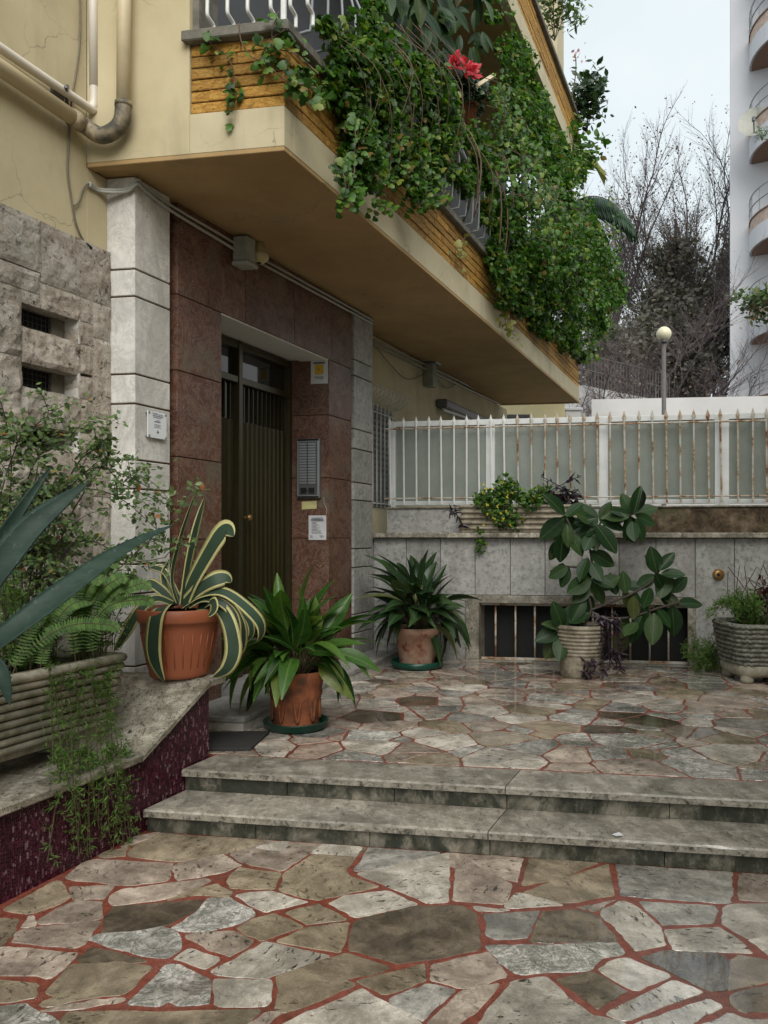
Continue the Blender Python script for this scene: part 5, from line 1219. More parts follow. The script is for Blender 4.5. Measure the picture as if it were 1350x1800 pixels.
cdt = thing('conduit', wc(400, 410), 'pair of grey cable conduits clipped along the top of the marble entrance', 'conduit')
for dy, u in ((0, .02), (9, .03)):
    MB().tube(cr([lw(157, 322+dy*.4, .02), lw(176, 333+dy*.4, .02), P(UL+.16, VP0-.03, ZS-.09-dy*.002), P(.04, VP0-.03, ZS-.035-dy*.003), P(u, VP0+.06, ZS-.03-dy*.004), wc(300, 361+dy, u), wc(390, 414+dy*1.2, u), wc(416, 430+dy*1.2, u)], 6), .0115, 8).build('conduit_run', M['conduit'], cdt, True)
    MB().tube([wc(446, 447+dy, u), wc(655, 563+dy*.7, u)], .0115, 8).build('conduit_run', M['conduit'], cdt, True)
jb = thing('junction_box', wc(428, 440), 'large grey junction box hanging from the soffit above the pink marble', 'junction box')
v = FU(428, .06); b = MB(); b.box(.0, .13, v-.065, v+.065, ZA(462, .06, v), ZS-.005, .012); b.build('box_body', M['box_grey'], jb)
MB().box(-.004+.005, .145, v-.075, v+.075, ZA(470, .06, v), ZA(463, .06, v), .006).build('box_lid', M['conduit'], jb)
lm = thing('ceiling_lamp', wc(452, 448), 'small ivory bulkhead lamp beside the grey junction box', 'lamp')
v = FU(454, .08); lz = ZA(452, .08, v); b = MB(); b.lathe([(0, -.05), (.05, -.044), (.078, -.02), (.085, .01), (.07, .03), (.05, .045), (.05, .11)], P(.085, v, lz), 20); b.build('lamp_body', M['ivory'], lm, True)
b = MB(); b.lathe([(.0, -.056), (.02, -.052), (.02, -.04)], P(.085, v, lz), 12); b.build('lamp_nipple', M['black'], lm)
rc = lambda px, py, u=-.26: P(u, FU(px, u), ZA(py, u, FU(px, u)))
c2 = thing('conduit', rc(760, 645), 'grey cable conduit along the top of the yellow wall past the entrance', 'conduit')
for dy in (0, 8): MB().tube([rc(657, 598+dy), rc(750, 642+dy), rc(880, 706+dy*.6)], .0125, 6).build('conduit_run', M['conduit'], c2, True)
MB().tube(cr([rc(658, 606), rc(690, 645), rc(715, 666), rc(740, 660), rc(752, 648)], 8), .006, 5).build('cable_loop', M['cable'], c2, True)
MB().tube(cr([rc(770, 668), rc(785, 682), rc(800, 676), rc(805, 672)], 6), .006, 5).build('cable_loop', M['cable'], c2, True)
j2 = thing('junction_box', rc(760, 655), 'narrow grey junction box on the yellow wall beyond the entrance', 'junction box')
v = FU(759, -.2); b = MB(); b.box(-.299, -.16, v-.07, v+.09, ZA(680, -.2, v), ZA(628, -.2, v), .012); b.build('box_body', M['box_grey'], j2)
MB().box(-.299, -.10, v-.12, v+.14, ZA(634, -.2, v), ZS-.01, .02).build('soffit_plate', M['steel_dark'], j2)
# ---------------------------------------------------------------- plaque, intercom, notices
def lines(fn, rows, mat, parent, name='print', th=.0008):
    b = MB()
    for (a0, a1, z0, z1) in rows: fn(b, a0, a1, z0, z1, th)
    return b.build(name, mat, parent)
v0, v1 = FU(259, .02), FU(292, .02); pz0, pz1 = ZA(768, .02, v0), ZA(721, .02, v0)
pq = thing('plaque', P(.02, (v0+v1)/2, (pz0+pz1)/2), 'small white acrylic name plaque on four steel studs on the white marble pilaster', 'plaque')
MB().box(.018, .024, v0, v1, pz0, pz1, .001).build('plate', M['plexi'], pq)
pw_, ph_ = v1-v0, pz1-pz0
fn = lambda b, a0, a1, z0, z1, th: b.box(.0242, .0242+th, v0+a0*pw_, v0+a1*pw_, pz0+z0*ph_, pz0+z1*ph_, .0002)
rg = random.Random(3); rows = []
for (z, a, c, h) in ((.93, .22, .52, .018), (.89, .25, .80, .03), (.82, .25, .80, .045), (.76, .28, .72, .035), (.665, .44, .62, .025), (.60, .34, .66, .05), (.50, .34, .68, .025), (.455, .36, .66, .022), (.40, .32, .68, .025)):
    x = a
    while x < c: w = rg.uniform(.03, .09); rows.append((x, min(c, x+w), z, z+h)); x += w+.018
lines(fn, rows, M['print'], pq)
b = MB()
for (a0, a1, z0, z1) in ((.50, .54, .20, .31), (.46, .58, .20, .235), (.48, .56, .24, .27)): fn(b, a0, a1, z0, z1, .001)
b.build('emblem', M['print'], pq)
for a in (.06, .94):
    for z in (.06, .94):
        c = (v0+a*pw_, pz0+z*ph_); vs = []; fs = []; b = MB()
        for h in (-.001, .028):
            for q in range(10): vs.append(P(h, c[0]+.009*math.cos(q*.6283), c[1]+.009*math.sin(q*.6283)))
        b.add(vs, [(q, (q+1) % 10, 10+(q+1) % 10, 10+q) for q in range(10)]+[tuple(range(10, 20))]); b.build('stud', M['steel'], pq)
VR_ = VD1     # face of the door recess on the right, looking towards the camera
ic_u0, ic_u1 = FV(523, VR_-.03), FV(563, VR_-.03)
zi0, zi1 = ZA(876, -.2, VR_), ZA(772, -.2, VR_)
ic = thing('intercom_panel', P((ic_u0+ic_u1)/2, VR_, (zi0+zi1)/2), 'steel intercom panel with two columns of name buttons in the door recess', 'intercom')
MB().box(ic_u0, ic_u1, VR_-.045, VR_-.001, zi0, zi1, .004).build('housing', M['steel'], ic)
iw, ih = ic_u1-ic_u0, zi1-zi0
MB().box(ic_u0+.08*iw, ic_u1-.1*iw, VR_-.0475, VR_-.0452, zi0+.05*ih, zi1-.05*ih, .001).build('face_plate', M['steel_dark'], ic)
fi = lambda b, a0, a1, z0, z1, th=.002: b.box(ic_u0+a0*iw, ic_u0+a1*iw, VR_-.0477-th, VR_-.0477, zi0+z0*ih, zi0+z1*ih, .0006)
for i in range(15):
    z = .245+i*.0465
    for a in (.11, .5): b = MB(); fi(b, a, a+.33, z, z+.032); b.build('name_button', M['steel'], ic)
for a in (.17, .52): b = MB(); fi(b, a, a+.26, .075, .175, .001); b.build('speaker_grille', M['black'], ic)
b = MB(); fi(b, .45, .50, .115, .14, .003); b.build('call_button', M['black'], ic)
b = MB(); fi(b, .04, .96, .965, .992, .004); fi(b, .04, .96, .008, .035, .004); b.build('end_strip', M['black'], ic)
def notice(px0, px1, py0, py1, label, name='notice', mat='paper', rows=(), skew=0):
    u0, u1 = FV(px0, VR_), FV(px1, VR_); z0, z1 = ZA(py1, -.15, VR_), ZA(py0, -.15, VR_)
    t = thing(name, P((u0+u1)/2, VR_, z0), label, 'notice'); b = MB()
    n = 6; vs = []; fs = []
    for i in range(n+1):
        for j in range(n+1):
            a, c = i/n, j/n; vs.append(P(u0+(u1-u0)*a, VR_-.003-.004*math.sin(a*3+c*2)**2-(.004 if c < .2 else 0), z0+(z1-z0)*c+skew*(a-.5)))
    for i in range(n):
        for j in range(n): fs.append((i*(n+1)+j, (i+1)*(n+1)+j, (i+1)*(n+1)+j+1, i*(n+1)+j+1))
    k = len(vs); vs += [(p[0]+V2[0]*.001, p[1]+V2[1]*.001, p[2]) for p in vs]; fs += [tuple(k+q for q in f)[::-1] for f in fs]
    b.add(vs, fs).build('sheet', M[mat], t)
    for mt, rs in rows:
        b = MB()
        for (a0, a1, c0, c1) in rs: b.box(u0+(u1-u0)*a0, u0+(u1-u0)*a1, VR_-.0095, VR_-.0085, z0+(z1-z0)*c0, z0+(z1-z0)*c1, .0002)
        b.build('print', M[mt], t)
    return t
notice(547, 577, 632, 675, 'white safety notice with yellow square at the top of the door recess', 'notice', 'paper', [('black_print', [(.16, .84, .82, .87)]), ('yellow_print', [(.24, .74, .38, .78)]), ('black_print', [(.42, .50, .54, .62)]), ('print', [(.22, .76, .26, .29), (.24, .74, .21, .235), (.3, .7, .17, .19)])])
notice(543, 574, 906, 949, 'white printed notice taped below the yellow note in the door recess', 'notice', 'paper', [('print', [(.18, .82, .88, .90), (.14, .86, .82, .85), (.14, .86, .77, .80)]+[(.18, .18+random.uniform(.25, .6), .25+i*.058, .268+i*.058) for i in range(9)]+[(.07, .85, .16, .18), (.1, .88, .12, .14), (.1, .8, .09, .105)])])
notice(531, 557, 881, 895, 'pale yellow sticky note under the intercom panel', 'sticky_note', 'sticky', (), .01)
b = MB(); tw2 = thing('loose_wire', P(FV(572, VR_), VR_, ZA(890, -.1, VR_)), 'short grey wire hanging beside the intercom panel', 'wire'); MB().tube(cr([P(FV(570, VR_), VR_-.008, ZA(874, -.1, VR_)), P(FV(571, VR_), VR_-.014, ZA(885, -.1, VR_)), P(FV(575, VR_), VR_-.012, ZA(895, -.1, VR_)), P(FV(574, VR_), VR_-.006, ZA(905, -.1, VR_))], 6), .004, 6).build('wire_run', M['conduit'], tw2, True)
# papers stuck inside the transom glass
# doormat and scrap
dm = MB(); dm.slab([GW(365, 1291, ZT)+(), GW(474, 1290, ZT)+(), GW(440, 1321, ZT)+(), GW(352, 1322, ZT)+()], ZT+.005, ZT+.022, .004)
tag(dm.build('doormat', M['mat']), 'thin charcoal doormat lying at the foot of the entrance step', 'doormat')
sc = MB(); zs = ZT/2; sc.add([GW(1075, 1468, zs)+(zs+.003,), GW(1088, 1466, zs)+(zs+.009,), GW(1097, 1470, zs)+(zs+.004,), GW(1083, 1473, zs)+(zs+.008,)], [(0, 1, 2, 3)])
o = sc.build('paper_scrap', M['paper']); sm = o.modifiers.new('thick', 'SOLIDIFY'); sm.thickness = .0008; tag(o, 'tiny scrap of white paper lying on the lower step', 'litter')
# ================================================================ POTS AND POTTED PLANTS
def blade(path, width, mat, parent, fold=.25, n=18, nrm=None, thick=.006, margin=None, name='leaf', wf=None, tw=0):
    """strap leaf with body along path; margin adds a second colour on the edges"""
    c = cr(path, 16 if name == 'leaf' and not margin else 6); L = len(c); vs = []; fs = []; mi = []
    wf = wf or (lambda t: (min(1, .55+t*1.8) if t < .25 else 1)*max(0.03, (1-t**2.6)))
    side = None; ref = Vector(nrm) if nrm is not None else None
    K = 6
    for i, p in enumerate(c):
        t = i/(L-1); d = (c[min(i+1, L-1)]-c[max(i-1, 0)]).normalized()
        if side is None: side = (d.cross(ref) if ref is not None else d.cross(Vector((0, 0, 1))))
        else: side = side-d*side.dot(d)
        if side.length < 1e-5: side = d.orthogonal()
        side.normalize(); up = side.cross(d)
        if tw: side = (side*math.cos(tw/L)+up*math.sin(tw/L)).normalized(); up = side.cross(d)
        w = width/2*wf(t)*(1+(.035 if (not margin and i % 3 == 0 and t < .9) else 0)); f = fold*w
        for a in ((-1, -.62, 0, .62, 1) if margin else (-1, -.72, 0, .72, 1)): vs.append(p+side*w*a+up*(f*abs(a)**1.5))
        vs.append(p-up*thick*(1-t*.8)*3)
        if i:
            o_ = K*(i-1)
            for q in range(4): fs.append((o_+q, o_+q+1, o_+K+q+1, o_+K+q)); mi.append(1 if (margin and q in (0, 3)) else 0)
            fs.append((o_+4, o_+5, o_+K+5, o_+K+4)); fs.append((o_+5, o_, o_+K, o_+K+5)); mi += [0, 0]
    if name == 'leaf' and not margin:      # horny teeth along both edges
        for i in range(2, int(L*.93), 2):
            for q, o_ in ((0, 1), (4, -1)):
                a, c_ = Vector(vs[K*i+q]), Vector(vs[K*(i+1)+q]); out = (a-Vector(vs[K*i+2])).normalized(); k0 = len(vs)
                vs += [a, c_, a.lerp(c_, .75)+out*.007]; fs.append((k0, k0+1, k0+2)); mi.append(0)
    b = MB(); b.add(vs, fs); b.m = mi
    return b.build(name, [mat, margin] if margin else mat, parent, True)
# ---- concrete trough on the coping
ru, rv = GP(196, 1312, zc); lu, lv = GP(0, 1366, zc)
tu = (ru+.40)/1.0; ZTR = zc+.53
tr_ = thing('trough_planter', P(ru-.15, ru and rv-.7, zc), 'long ribbed concrete trough planter standing on the sloping low wall', 'planter')
vR, vL = rv-.0, rv-1.75; uF, uB = ru+.02, max(UST+.06, ru-.36)
def ring(h, ex, v0=None):
    t = (h-zc)/(ZTR-zc); e = -.035+.075*t+ex
    return [(uF+e, vL-e), (uF+e, vR+e), (uB-e*.3, vR+e), (uB-e*.3, vL-e)]
b = MB(); vs = []
for h in (zc+.10, ZTR): vs += [P(u, v, h) for u, v in ring(h, -.012)]
b.add(vs, [(0, 1, 5, 4), (1, 2, 6, 5), (2, 3, 7, 6), (3, 0, 4, 7), (3, 2, 1, 0)]); b.build('trough_body', M['concrete'], tr_)
nr = 9
for i in range(nr):
    h = zc+.155+i*(ZTR-zc-.185)/(nr-1); pts = ring(h, 0); r = .021 if i < nr-1 else .026
    pp = []
    for q in range(4):
        a, c = pts[q], pts[(q+1) % 4]; m = 8
        for k in range(m):
            f = k/m; f = .03+.94*k/(m-1); pp.append(P(a[0]+(c[0]-a[0])*f, a[1]+(c[1]-a[1])*f, h+random.uniform(-.002, .002)))
    pp.append(pp[0]); MB().tube(pp, r, 8, cap=False).build('rib', M['concrete'], tr_, True)
for v in (vR-.12, vL+.15): MB().box(uF-.05, uB+.05, v-.08, v+.08, zc, zc+.11, .012).build('foot', M['concrete'], tr_)
b = MB(); b.add([P(u, v, ZTR-.035) for u, v in ring(ZTR-.035, -.014)], [(0, 1, 2, 3)]); b.build('soil', M['soil'], tr_)
um = (uF+uB)/2
# ---- cotoneaster bush
def at_(px, py, d): return X3(px, py, d)
sh = thing('shrub', P(um, vR-.45, ZTR-.04), 'arching shrub of tiny leaves growing from the concrete trough against the stone wall', 'shrub')
r = random.Random(9); SP = []
def twig(pts, n, spread, size=.027, rad=.006):
    c = cr(pts, 7); MB().tube(c, [rad*(1-.7*i/len(c)) for i in range(len(c))], 5).build('branch', M['bark_dark'], sh, True)
    t = r.random(); tt = rng.random(n)**.8*(len(c)-1.01); i = tt.astype(int); ca = np.array([tuple(p) for p in c])
    pos = ca[i]+(ca[i+1]-ca[i])*(tt-i)[:, None]+rng.normal(size=(n, 3))*np.array([spread, spread, spread*.8])
    SP.append(leaf_cloud(OVAL, pos, rdir(n, (.2, -.5, .8), .6), rdir(n, (.4, -.2, .3), .7), size*(.6+.8*rng.random(n))))
base = lambda px, d=4.25: X3(px, 1180, d)
mains = [
 [(40, 1180, 4.2), (55, 1000, 4.3), (62, 850, 4.35), (85, 722, 4.4)], [(20, 1180, 4.1), (10, 1000, 4.15), (20, 820, 4.2), (10, 735, 4.2)], [(60, 1180, 4.3), (80, 950, 4.4), (150, 800, 4.5), (215, 850, 4.5), (290, 885, 4.4)],
 [(60, 1180, 4.3), (70, 960, 4.4), (150, 830, 4.5), (230, 840, 4.4), (312, 892, 4.4)], [(50, 1180, 4.3), (60, 980, 4.4), (120, 870, 4.4), (200, 870, 4.4), (275, 930, 4.3)], [(40, 1180, 4.2), (40, 900, 4.2), (70, 800, 4.3), (120, 770, 4.4)],
 [(55, 1180, 4.25), (90, 1010, 4.35), (150, 950, 4.4), (230, 985, 4.4), (290, 980, 4.35)], [(30, 1180, 4.2), (25, 1000, 4.2), (40, 900, 4.25), (110, 850, 4.3)], [(20, 1180, 4.0), (-10, 950, 4.0), (30, 780, 4.1), (60, 750, 4.2)], [(70, 1180, 4.3), (100, 1030, 4.4), (180, 1020, 4.4), (250, 960, 4.4)],
 [(10, 1180, 4.1), (0, 900, 4.1), (-20, 760, 4.1)], [(60, 1180, 4.3), (110, 940, 4.4), (190, 800, 4.5), (170, 780, 4.5)]]
for m in mains:
    pts = [at_(*p) for p in m]; pts[0] = Vector(P(um+r.uniform(-.05, .05), FU(m[0][0], um), ZTR-.05)); twig(pts, 120, .045, .036)
    for k in range(7):
        a = pts[1+k % (len(pts)-1)]; e = a+Vector((r.uniform(-.05, .28), r.uniform(-.2, .1), r.uniform(-.12, .16))); twig([a, a.lerp(e, .5)+Vector((0, 0, .04)), e], 26, .028, .034, rad=.003)
tag(cloud_obj('foliage', SP, M['shrub'], sh), kind='stuff')
# ---- sword fern
fe = thing('fern', P(um+.1, vR-.12, ZTR-.04), 'upright sword fern at the right end of the concrete trough', 'fern')
for i in range(0, 34, 1):
    if i % 3 == 2: continue
    k_ = i < 17; px0 = (150 if k_ else 30)+r.uniform(-20, 50+(0 if k_ else 50)); px1 = (130+i*7.5 if k_ else -20+(i-17)*13)+r.uniform(-12, 12); py1 = (945+abs(i-8)*9+r.uniform(-10, 60)) if k_ else r.uniform(1020, 1110); dd = 4.35+r.uniform(-.12, .15)
    p0 = Vector(P(um+.1, vR-.12 if k_ else FU(px0, um+.1), ZTR-.04))+Vector((r.uniform(-.08, .08), r.uniform(-.08, .08), 0)); p1 = X3(px1, py1, dd); pm = p0.lerp(p1, .55)+Vector((r.uniform(-.04, .04), -.03, .10))
    c = cr([p0, pm, p1, p1+Vector((r.uniform(-.04, .08), -.04, -.03))], 10); n = 58
    MB().tube(c, .003, 4).build('frond_stem', M['stem'], fe)
    P_ = []; U_ = []; N_ = []; S_ = []
    for q in range(n):
        t = .1+.9*q/n; k = t*(len(c)-1.01); j = int(k); p = c[j].lerp(c[j+1], k-j); d = (c[j+1]-c[j]).normalized(); sd = d.cross(Vector((r.uniform(-.1, .1)+.2, -1, .2))).normalized()
        for s in (-1, 1): P_.append(p); U_.append(sd*s+d*.25+Vector((0, 0, -.15))); N_.append(Vector((.2, -1, .5))); S_.append(.038*math.sin(math.pi*min(1, .15+t*.85))**.6+.006)
    cloud_obj('frond', [leaf_cloud(([(0, -.08, 0), (.14, .1, 0), (.10, .6, 0), (0, 1, -.05), (-.10, .6, 0), (-.14, .1, 0)], [(0, 1, 2, 3, 4, 5)]), np.array([tuple(x) for x in P_]), np.array([tuple(x) for x in N_]), np.array([tuple(x) for x in U_]), np.array(S_))], M['fern'], fe)
# ---- asparagus fern trailing over the mosaic
def feathery(t, stems, mat='asparagus', seed=1, size=.03, dens=1.0, spread=.03):
    rr = random.Random(seed); P_ = []; U_ = []
    for pts in stems:
        c = cr(pts, 8); MB().tube(c, .0025, 4).build('stem', M['stem'], t)
        L = sum((c[i+1]-c[i]).length for i in range(len(c)-1)); nb_ = int(L/.022*dens)
        for k in range(nb_):
            f = (.08+.92*k/nb_)*(len(c)-1.01); j = int(f); p = c[j].lerp(c[j+1], f-j); d = (c[j+1]-c[j]).normalized()
            bd = (Vector((rr.gauss(0, 1), rr.gauss(0, 1), rr.gauss(0, 1)))+d*.8).normalized(); bl_ = rr.uniform(.03, .075)*(spread/.03)
            for q in range(12):
                s = p+bd*bl_*(q+1)/12; P_.append(tuple(s)); U_.append((bd.x*.8+rr.gauss(0, .7), bd.y*.8+rr.gauss(0, .7), bd.z*.8+rr.gauss(0, .7)))
    P_ = np.array(P_); U_ = np.array(U_); n = len(P_)
    return leaf_cloud(([(0, 0, 0), (.10, .5, .0), (0, 1, 0), (-.10, .5, 0)], [(0, 1, 2, 3)]), P_, rdir(n, (0, -.5, .3)), U_, size*(.6+.7*rng.random(n)))
asn = thing('asparagus_fern', P(uF, vR-.5, ZTR-.04), 'feathery asparagus fern trailing from the trough down over the purple mosaic', 'fern')
stems = []
mo = lambda px, py, u: Vector(P(u, FU(px, u), ZA(py, u, FU(px, u))))
for i in range(11):
    px0 = r.uniform(60, 190); px1 = px0+r.uniform(-20, 60); ybot = r.uniform(1370, 1525) if 105 < px1 < 240 else r.uniform(1330, 1400)
    s0 = mo(px0, 1190, uF-.05); s1 = mo(px0+4, r.uniform(1160, 1200), uF+.05); s2 = mo(px0+8, 1250, uF+.09); s3 = mo((px0+px1)/2, 1340+r.uniform(-10, 20), MOSU+.06); s4 = mo(px1, ybot, MOSU+.04)
    if ybot < 1400: stems.append([s0, s1, s2, s3])
    else: stems.append([s0, s1, s2, s3, s4])
for i in range(30):
    px0 = r.uniform(0, 215); stems.append([mo(px0, 1190, um), mo(px0+r.uniform(-10, 10), 1120, um+.05), mo(px0+r.uniform(-40, 40), 1040+r.uniform(-30, 60), um+.12)])
for i in range(14):
    px0 = r.uniform(60, 230); a = mo(px0, 1345+r.uniform(-12, 12)-(px0-60)*.05, MOSU-.02); stems.append([a+Vector((-.05, .05, .0)), a+Vector((0, 0, .02)), mo(px0+r.uniform(-30, 40), 1410+r.uniform(-20, 110), MOSU+.035)])
tag(cloud_obj('foliage', [feathery(asn, stems, seed=3, dens=.65)], M['asparagus'], asn), kind='stuff')
# ---- big agave reaching in from the left
ab = thing('agave', tuple(X3(-110, 1200, 3.55)), 'huge slate green agave with sword leaves reaching in from the left edge', 'agave')
wfa = lambda t: (.62+.9*t if t < .42 else 1.0*(1-((t-.42)/.58)**1.7)+.01)
blade([at_(-110, 1200, 3.5), at_(-40, 1060, 3.45), at_(40, 945, 3.5), at_(100, 890, 3.6), at_(155, 848, 3.72)], .125, M['agave_big'], ab, .32, nrm=(.3, -.9, .5), wf=wfa, thick=.005)
blade([at_(-130, 1210, 3.35), at_(0, 1125, 3.35), at_(110, 1043, 3.5), at_(215, 968, 3.75), at_(306, 922, 4.0)], .118, M['agave_big'], ab, .30, nrm=(.2, -.8, .65), wf=wfa, thick=.005)
blade([at_(-120, 1190, 3.7), at_(-30, 1000, 3.75), at_(40, 890, 3.8), at_(92, 818, 3.9)], .065, M['agave_big'], ab, .3, nrm=(.6, -.7, .3), wf=wfa, thick=.005)
blade([at_(-110, 1200, 3.4), at_(-40, 1170, 3.3), at_(0, 1180, 3.25), at_(18, 1240, 3.25)], .09, M['agave_big'], ab, .3, nrm=(.2, -.8, .6), wf=wfa, thick=.005)
for k in range(7):
    a = 2.2+k*.55; blade([at_(-110, 1200, 3.55), at_(-110, 1150, 3.55)+Vector((math.cos(a)*.2, math.sin(a)*.2, .15)), at_(-110, 1200, 3.55)+Vector((math.cos(a)*.55, math.sin(a)*.55, .5))], .12, M['agave_big'], ab, .3, wf=wfa, thick=.005)
# ---- variegated agave in the orange pot
ad = 5.06; ac = X3(315, 1187, ad); ac.z = zhi
ap = thing('potted_agave', tuple(ac), 'variegated agave with cream edged leaves in an orange plastic pot on the coping end', 'potted plant')
MB().lathe([(.165, 0), (.182, .012), (.187, .03), (.238, .30), (.244, .345), (.266, .352), (.27, .36), (.27, .425), (.263, .432), (.246, .43), (.24, .40)], tuple(ac), 48).build('pot', M['terracotta'], ap, True)
for k in range(26):
    a = 2*math.pi*k/26; x0 = Vector((math.cos(a), math.sin(a), 0)); MB().tube([ac+x0*.197+Vector((0, 0, .07)), ac+x0*.2375+Vector((0, 0, .285))], [.0025, .004], 5).build('pot_flute', M['terracotta'], ap, True)
MB().lathe([(.0, .405), (.243, .405)], tuple(ac), 24).build('soil', M['soil'], ap)
ag = lambda x, y, dz=0: X3(200+x/2.7, 850+y/2.7, ad+dz)
AW = [([(305, 575, 0), (275, 440, 0), (318, 250, .02), (388, 40, .05)], .055, (1, -.3, 0)), ([(325, 575, 0), (350, 400, .02), (388, 220, .02), (432, 62, .03)], .07, (.8, -.6, 0)),
 ([(335, 565, 0), (375, 465, -.02), (435, 355, -.04), (500, 250, -.07), (540, 220, -.10), (570, 250, -.13)], .17, (-.6, -.75, .2)), ([(330, 575, 0), (400, 505, -.06), (470, 462, -.08), (530, 448, -.06), (558, 470, -.05)], .13, (-.15, -.9, .5)),
 ([(330, 580, 0), (420, 525, -.08), (520, 515, -.12), (620, 580, -.12), (695, 665, -.1), (690, 740, -.06), (620, 775, -.02)], .10, (-.2, -.6, .8)), ([(400, 580, -.03), (490, 585, -.12), (545, 660, -.18), (568, 790, -.2), (535, 880, -.18), (470, 920, -.12)], .115, (.1, -.9, .4)),
 ([(270, 585, -.03), (235, 585, -.2), (200, 640, -.27), (187, 780, -.27), (205, 870, -.26), (240, 940, -.24)], .15, (0, -1, .2)), ([(290, 575, 0), (200, 545, -.08), (120, 605, -.14), (55, 715, -.14), (0, 795, -.1)], .085, (.2, -.6, .7)),
 ([(280, 570, 0), (230, 510, .02), (160, 470, .05), (120, 520, .08)], .09, (0, -.5, .8)), ([(420, 580, 0), (530, 560, .05), (600, 660, .06), (605, 780, .06), (540, 880, .04)], .095, (0, -.8, .5)),
 ([(430, 580, .04), (560, 560, .12), (640, 650, .15), (650, 720, .15), (600, 770, .14)], .08, (0, -.8, .5)), ([(440, 575, -.1), (470, 560, -.2), (475, 600, -.24), (446, 632, -.24)], .075, (0, -.9, .5)),
 ([(345, 560, .03), (440, 460, .06), (400, 400, .06), (348, 345, .04)], .03, (.3, -.8, .4)), ([(320, 570, .05), (250, 430, .12), (200, 400, .15), (170, 400, .17)], .05, (0, -.8, .4)), ([(310, 570, .1), (360, 480, .2), (420, 470, .26), (470, 520, .28)], .08, (0, -.7, .6)),
 ([(300, 575, .05), (260, 520, .1), (235, 440, .13), (262, 360, .14)], .05, (.6, -.8, .1)), ([(360, 580, -.05), (430, 545, -.1), (520, 570, -.14), (575, 640, -.14), (585, 760, -.12), (560, 830, -.1)], .07, (.1, -.7, .6))]
wfv = lambda t: (.7+.5*t if t < .55 else .975*(1-((t-.55)/.45)**2.2)+.02)
for path, w, nn in AW: blade([ag(*p) for p in path], w, M['agave_green'], ap, .07, nrm=nn, margin=M['agave_yellow'], wf=wfv, thick=.003)
# ---- aspidistras
LA = [mesh_for(M['aspidistra'], 1, .31, .12, .22, 10, 'lance', drop_=d_) for d_ in (.1, .5, .95, 1.3)]
LD = [mesh_for(M['aspidistra_dark'], 1, .27, .12, .22, 10, 'lance', drop_=d_) for d_ in (.1, .5, .95, 1.3)]
def aspidistra(t, c, n, ms, mat, hmin, hmax, spread, seed, L=(.32, .5), w0=1.0):
    rr = random.Random(seed)
    for i in range(n):
        a = rr.uniform(0, 6.283); e = rr.random()**1.05     # 0 upright in the middle, 1 arching over the rim
        dirh = Vector((math.cos(a), math.sin(a), 0)); b0 = Vector(c)+dirh*rr.uniform(.01, .10)
        fr_ = max(0, -math.sin(a)); el = 1.45-(1.0-.25*fr_)*e+rr.gauss(0, .12); pl = rr.uniform(hmin, hmax)*(1.15-.55*e)
        b1 = b0+dirh*pl*math.cos(el)+Vector((rr.gauss(0, .03), rr.gauss(0, .03), pl*math.sin(el)*.95+.02)); l = rr.uniform(*L)
        az = a+rr.gauss(0, .45); dh = Vector((math.cos(az), math.sin(az), 0)); e2 = el-.15-(.65-.3*fr_)*e+rr.gauss(0, .2)
        tip = b1+(dh*math.cos(e2)+Vector((0, 0, math.sin(e2))))*l
        MB().tube([b0, b0.lerp(b1, .5)+Vector((0, 0, .02)), b1], .004, 5).build('leaf_stalk', M['stem'], t)
        nr = Vector((0, 0, 1))-dh*.3+Vector((rr.gauss(0, .45), rr.gauss(0, .45)-.15, 0))
        o = place_leaf(ms[min(3, int(e*2.0+rr.random()*1.2))], b1, tip, nr, mat, t)
        o.scale = (l*rr.uniform(.8, 1.15), l, l)
a1 = GW(520, 1279, ZT)
t = thing('potted_aspidistra', (a1[0], a1[1], ZT), 'bright green aspidistra in a stained terracotta urn on the green saucer by the entrance step', 'potted plant')
MB().lathe([(.0, .0), (.20, .0), (.224, .012), (.232, .052), (.236, .054), (.23, .06), (.222, .055), (.212, .016), (0, .014)], (a1[0], a1[1], ZT+.004), 40).build('saucer', M['saucer'], t, True)
PZ = ZT+.02; urn = [(.0, 0), (.165, 0), (.17, .015), (.16, .04), (.163, .10), (.178, .19), (.19, .235), (.182, .26), (.19, .30), (.205, .345), (.212, .385), (.205, .40), (.19, .395), (.185, .36)]
MB().lathe(urn, (a1[0], a1[1], PZ), 40, wob=.035).build('urn', M['terracotta_old'], t, True)
b = MB()
for k in range(9):
    a = 2*math.pi*k/9; b.tube(cr([(a1[0]+math.cos(a+s*.10)*.172, a1[1]+math.sin(a+s*.10)*.172, PZ+.05+abs(s)*.10) for s in (-3, -1.5, 0, 1.5, 3)], 4), .011, 6)
b.build('urn_relief', M['terracotta_old'], t, True)
MB().lathe([(0, .37), (.19, .37)], (a1[0], a1[1], PZ), 24).build('soil', M['soil'], t)
aspidistra(t, (a1[0], a1[1], PZ+.37), 125, LA, M['aspidistra'], .10, .34, .4, 2, (.27, .43))
a2 = GW(733, 1173, ZT)
t = thing('potted_aspidistra', (a2[0], a2[1], ZT), 'dark green aspidistra in a pale pink pot in the corner by the garden wall', 'potted plant')
MB().lathe([(.0, .0), (.24, .0), (.268, .015), (.275, .075), (.265, .075), (.255, .02), (0, .018)], (a2[0], a2[1], ZT+.004), 40).build('saucer', M['saucer'], t, True)
MB().lathe([(0, 0), (.175, 0), (.18, .02), (.225, .33), (.245, .335), (.252, .40), (.235, .405), (.22, .36)], (a2[0], a2[1], ZT+.022), 40).build('pot', M['terracotta_pale'], t, True)
MB().lathe([(0, .37), (.22, .37)], (a2[0], a2[1], ZT+.022), 24).build('soil', M['soil'], t)
